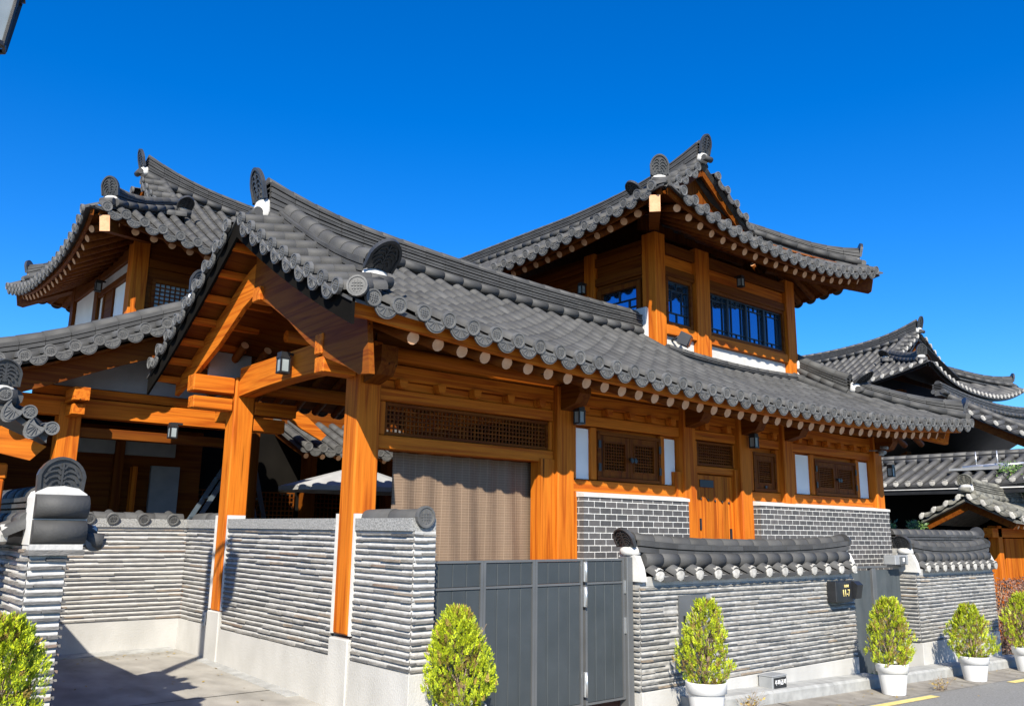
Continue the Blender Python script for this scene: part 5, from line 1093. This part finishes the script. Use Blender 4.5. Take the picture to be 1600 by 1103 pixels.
# old gatehouse
N4 = thing('gatehouse', 'small weathered tiled gatehouse with wooden door and white tile ends at the right edge', 'gatehouse', (21, 9, 0))
S4 = lambda s: (lambda x, v: V((x, 8.10+s*(-1.0)*(1-v), 1.98+.48*v+.05*max(0, 1-(x-20.1)/1.6)**2)))
for s in (1, -1):
    q = MB(); slope(q, S4(s), [20.55+.29*k for k in range(15)], 1.15, style='white', detail=False, tl=.35, tm='oldtile', seg=6, pitch=.29)
    us = [8.10-s*d for d in (.1, .38, .66, .94)]; slope(q, lambda y, v, s=s: V((20.1+.42*v, y, S4(s)(20.1, 1-abs(y-8.10)).z+.02+.05*v)), us, .42, style='white', detail=False, tl=.3, tm='oldtile', pitch=us[1]-us[0]); q.mt('oldtile'); bed(q, S4(s), lin(20.15, 24.9, 6)); q.build('roof_tiles', N4)
    q = MB(); ridge(q, [S4(s)(20.6, v) for v in (.12, .5, .95)], .20, .3, 3, .06, tm='oldtile'); q.build('descending_ridge', N4)
q = MB(); ridge(q, [V((x, 8.10, 2.46+.05*abs((x-22.4)/1.6)**2)) for x in lin(20.35, 24.6, 12)], .42, .32, 5, .085, tm='oldtile'); o = q.build('main_ridge', N4); ORG[o.name] = V((21, 9, 0)); mangwa((20.28, 8.10, 2.80), (-1, 0, 0), o, .34, .24, .2, mk='oldtile', tm='oldtile')
P('dwx', 'barge_board', N4, lambda b: [b.slabstrip([S4(s)(20.3, v)-V((0, 0, .06)) for v in (.02, .5, 1)], [S4(s)(20.3, v)-V((0, 0, .26)) for v in (.1, .5, 1)], V((.05, 0, 0))) for s in (1, -1)])
P('wz', 'door_board', N4, lambda b: [b.bbox(21.5+.28*k, 21.77+.28*k, 7.85, 7.91, -.6, 1.62, .004) for k in range(11)]); P('wz', 'post', N4, lambda b: b.bbox(20.9, 21.12, 7.75, 7.97, -.6, 1.9)); P('wz', 'post', N4, lambda b: b.bbox(24.5, 24.7, 7.75, 7.97, -.6, 1.9)); P('wx', 'beam', N4, lambda b: b.bbox(20.6, 24.9, 7.75, 7.95, 1.64, 1.85))
for k in range(13): rafter_obj((20.7+.31*k, 7.25, 1.86), (20.7+.31*k, 8.05, 2.20), N4, .045, 'wy')
# dark capped wall behind
N5 = thing('garden_wall', 'dark tile-capped garden wall behind the right street wall', 'wall', (18.5, 8, 0))
P('mortar2', 'wall_core', N5, lambda b: b.box(15.75, 19.5, 7.6, 7.9, -.6, 1.42)); q = MB(); ridge(q, [V((x, 7.75, 1.43)) for x in lin(15.8, 19.6, 12)], .34, .34, 3, .09, tm='ntile'); o = q.build('wall_ridge', N5); ORG[o.name] = V((18.5, 8, 0)); mangwa((19.65, 7.75, 1.62), (1, 0, 0), o, .32, .26, .5)

# ================================================================== HEDGE, TREE, WEEDS
def leafcloud(b, mk, c, rad, n, s0, s1, seed, up_=0.):
    rnd = random.Random(seed); b.mt(mk); c = V(c)
    for k in range(n):
        d = V((rnd.gauss(0, 1), rnd.gauss(0, 1), rnd.gauss(0, 1))).normalized()*(rnd.random()**.4); p = c+V((d.x*rad[0], d.y*rad[1], d.z*rad[2]))
        a = V((rnd.uniform(-1, 1), rnd.uniform(-1, 1), rnd.uniform(-1, 1)+up_)).normalized(); w_ = a.orthogonal().normalized(); s = rnd.uniform(s0, s1)
        b.add([p, p+a*s*.5+w_*s*.26, p+a*s, p+a*s*.5-w_*s*.26], [(0, 1, 2, 3)])
b = MB(); rnd = random.Random(9); b.mt('twig')
for k in range(60): x = rnd.uniform(17.7, 21.5); b.cyl((x, 6.9+rnd.uniform(-.15, .2), -.7), (x+rnd.uniform(-.15, .15), 6.9+rnd.uniform(-.3, .3), .7), .012, .005, 4)
b.mt('hedge')
for k in range(9000):
    p = V((rnd.uniform(17.55, 21.6), rnd.choice((rnd.uniform(6.55, 6.66), rnd.uniform(6.55, 7.3))), rnd.uniform(-.5, .84))); a = V((rnd.uniform(-1, 1), rnd.uniform(-1, 1), rnd.uniform(-1, 1))).normalized(); w_ = a.orthogonal().normalized(); s = rnd.uniform(.03, .06)
    b.add([p, p+a*s*.5+w_*s*.3, p+a*s, p+a*s*.5-w_*s*.3], [(0, 1, 2, 3)])
solo(b, 'hedge', 'dense brown-red hedge right of the shorter street wall', 'hedge', (19.5, 6.9, -.6))
Tr = thing('garden_tree', 'thin leafy green tree over the old gatehouse roof at the right edge', 'tree', (24.2, 7.9, -.7))
b = MB().mt('twig'); b.cyl((24.2, 7.9, -.7), (24.1, 7.9, 1.9), .06, .04, 8); b.build('trunk', Tr)
b = MB().mt('twig'); tips = [(23.0, 7.8, 2.9), (23.5, 7.9, 2.6), (24.0, 7.7, 2.9), (24.6, 7.9, 2.5), (23.6, 7.6, 2.2), (24.9, 7.6, 2.1), (22.4, 7.9, 3.2), (24.4, 7.4, 1.9)]
for tp_ in tips: b.cyl((24.1, 7.9, 1.6), tp_, .018, .006, 5)
b.build('branch', Tr); b = MB()
for i, tp_ in enumerate(tips): leafcloud(b, 'gleaf', tp_, (.36, .3, .26), 260, .05, .10, 30+i)
b.build('crown', Tr)
b = MB()
for i, (x, y) in enumerate(((17.3, 8.1), (18.3, 8.1), (18.6, 8.15))): leafcloud(b, 'gleaf', (x, 8.45, 1.86), (.28, .1, .10), 60, .06, .12, 50+i, .6)
b.mt('twig'); b.cyl((17.4, 8.45, 0), (17.4, 8.45, 1.8), .012, .008, 5); b.cyl((18.4, 8.45, 0), (18.4, 8.45, 1.8), .012, .008, 5)
solo(b, 'garden_shrub', 'few pale green leaves rising above the dark garden wall cap', 'shrub', (18, 8.45, 0))
for i, (x, y, lab, n) in enumerate(((8.9, 6.16, 'dry weeds at the kerb beside the second potted conifer', 60), (12.6, 6.5, 'small green weed at the foot of the narrow double gate', 80), (12.9, 5.75, 'dry weeds in front of the stone kerb by the third pot', 50))):
    b = MB(); rnd = random.Random(70+i); z = gz(x, y); b.mt('twig')
    for k in range(24): b.cyl((x+rnd.uniform(-.1, .1), y+rnd.uniform(-.05, .05), z), (x+rnd.uniform(-.25, .25), y+rnd.uniform(-.1, .1), z+rnd.uniform(.05, .22)), .003, .0015, 3)
    leafcloud(b, 'gleaf' if i == 1 else 'leafd', (x, y, z+.09), (.2, .1, .07), n, .02, .05, 80+i)
    solo(b, 'weeds', lab, 'weeds', (x, y, z))

# ------------------------------------------------------------------ fallen leaves and grit on the paving
b = MB(); rnd = random.Random(77); b.mt('leafd')
for k in range(420):
    if rnd.random() < .35: x, y = rnd.uniform(2.2, 4.3), rnd.choice((rnd.uniform(7, 12.2), rnd.uniform(11.6, 12.3)))
    else: x, y = rnd.uniform(6, 19), rnd.choice((rnd.uniform(5.7, 6.2), rnd.uniform(5.6, 5.85), rnd.uniform(5.2, 6.2)))
    z = gz(x, y)+.006; a = rnd.uniform(0, 6.28); s_ = rnd.uniform(.008, .028); d = V((math.cos(a), math.sin(a), rnd.uniform(0, .3)))*s_; w_ = V((-math.sin(a), math.cos(a), rnd.uniform(-.2, .2)))*s_*.5; p = V((x, y, z))
    b.add([p-d, p+w_, p+d, p-w_], [(0, 1, 2, 3)])
o = b.build('fallen_leaves'); o['kind'] = 'stuff'; o['label'] = 'small dry leaves and grit scattered on the paving'
b = MB().mt('interior')
for x in (9.6, 11.9, 14.1, 16.4): z = gz(x, 5.8); b.strip([(x, y, gz(x, y)-.0035) for y in (5.72, 5.9, 6.26)], [(x+.012, y, gz(x, y)-.0035) for y in (5.72, 5.9, 6.26)])
b.strip([(x, 9.0, gz(x, 9.0)-.0005) for x in (-2, 0, 2, 4.38)], [(x, 9.012, gz(x, 9.012)-.0005) for x in (-2, 0, 2, 4.38)])
struct(b, 'paving_joints')
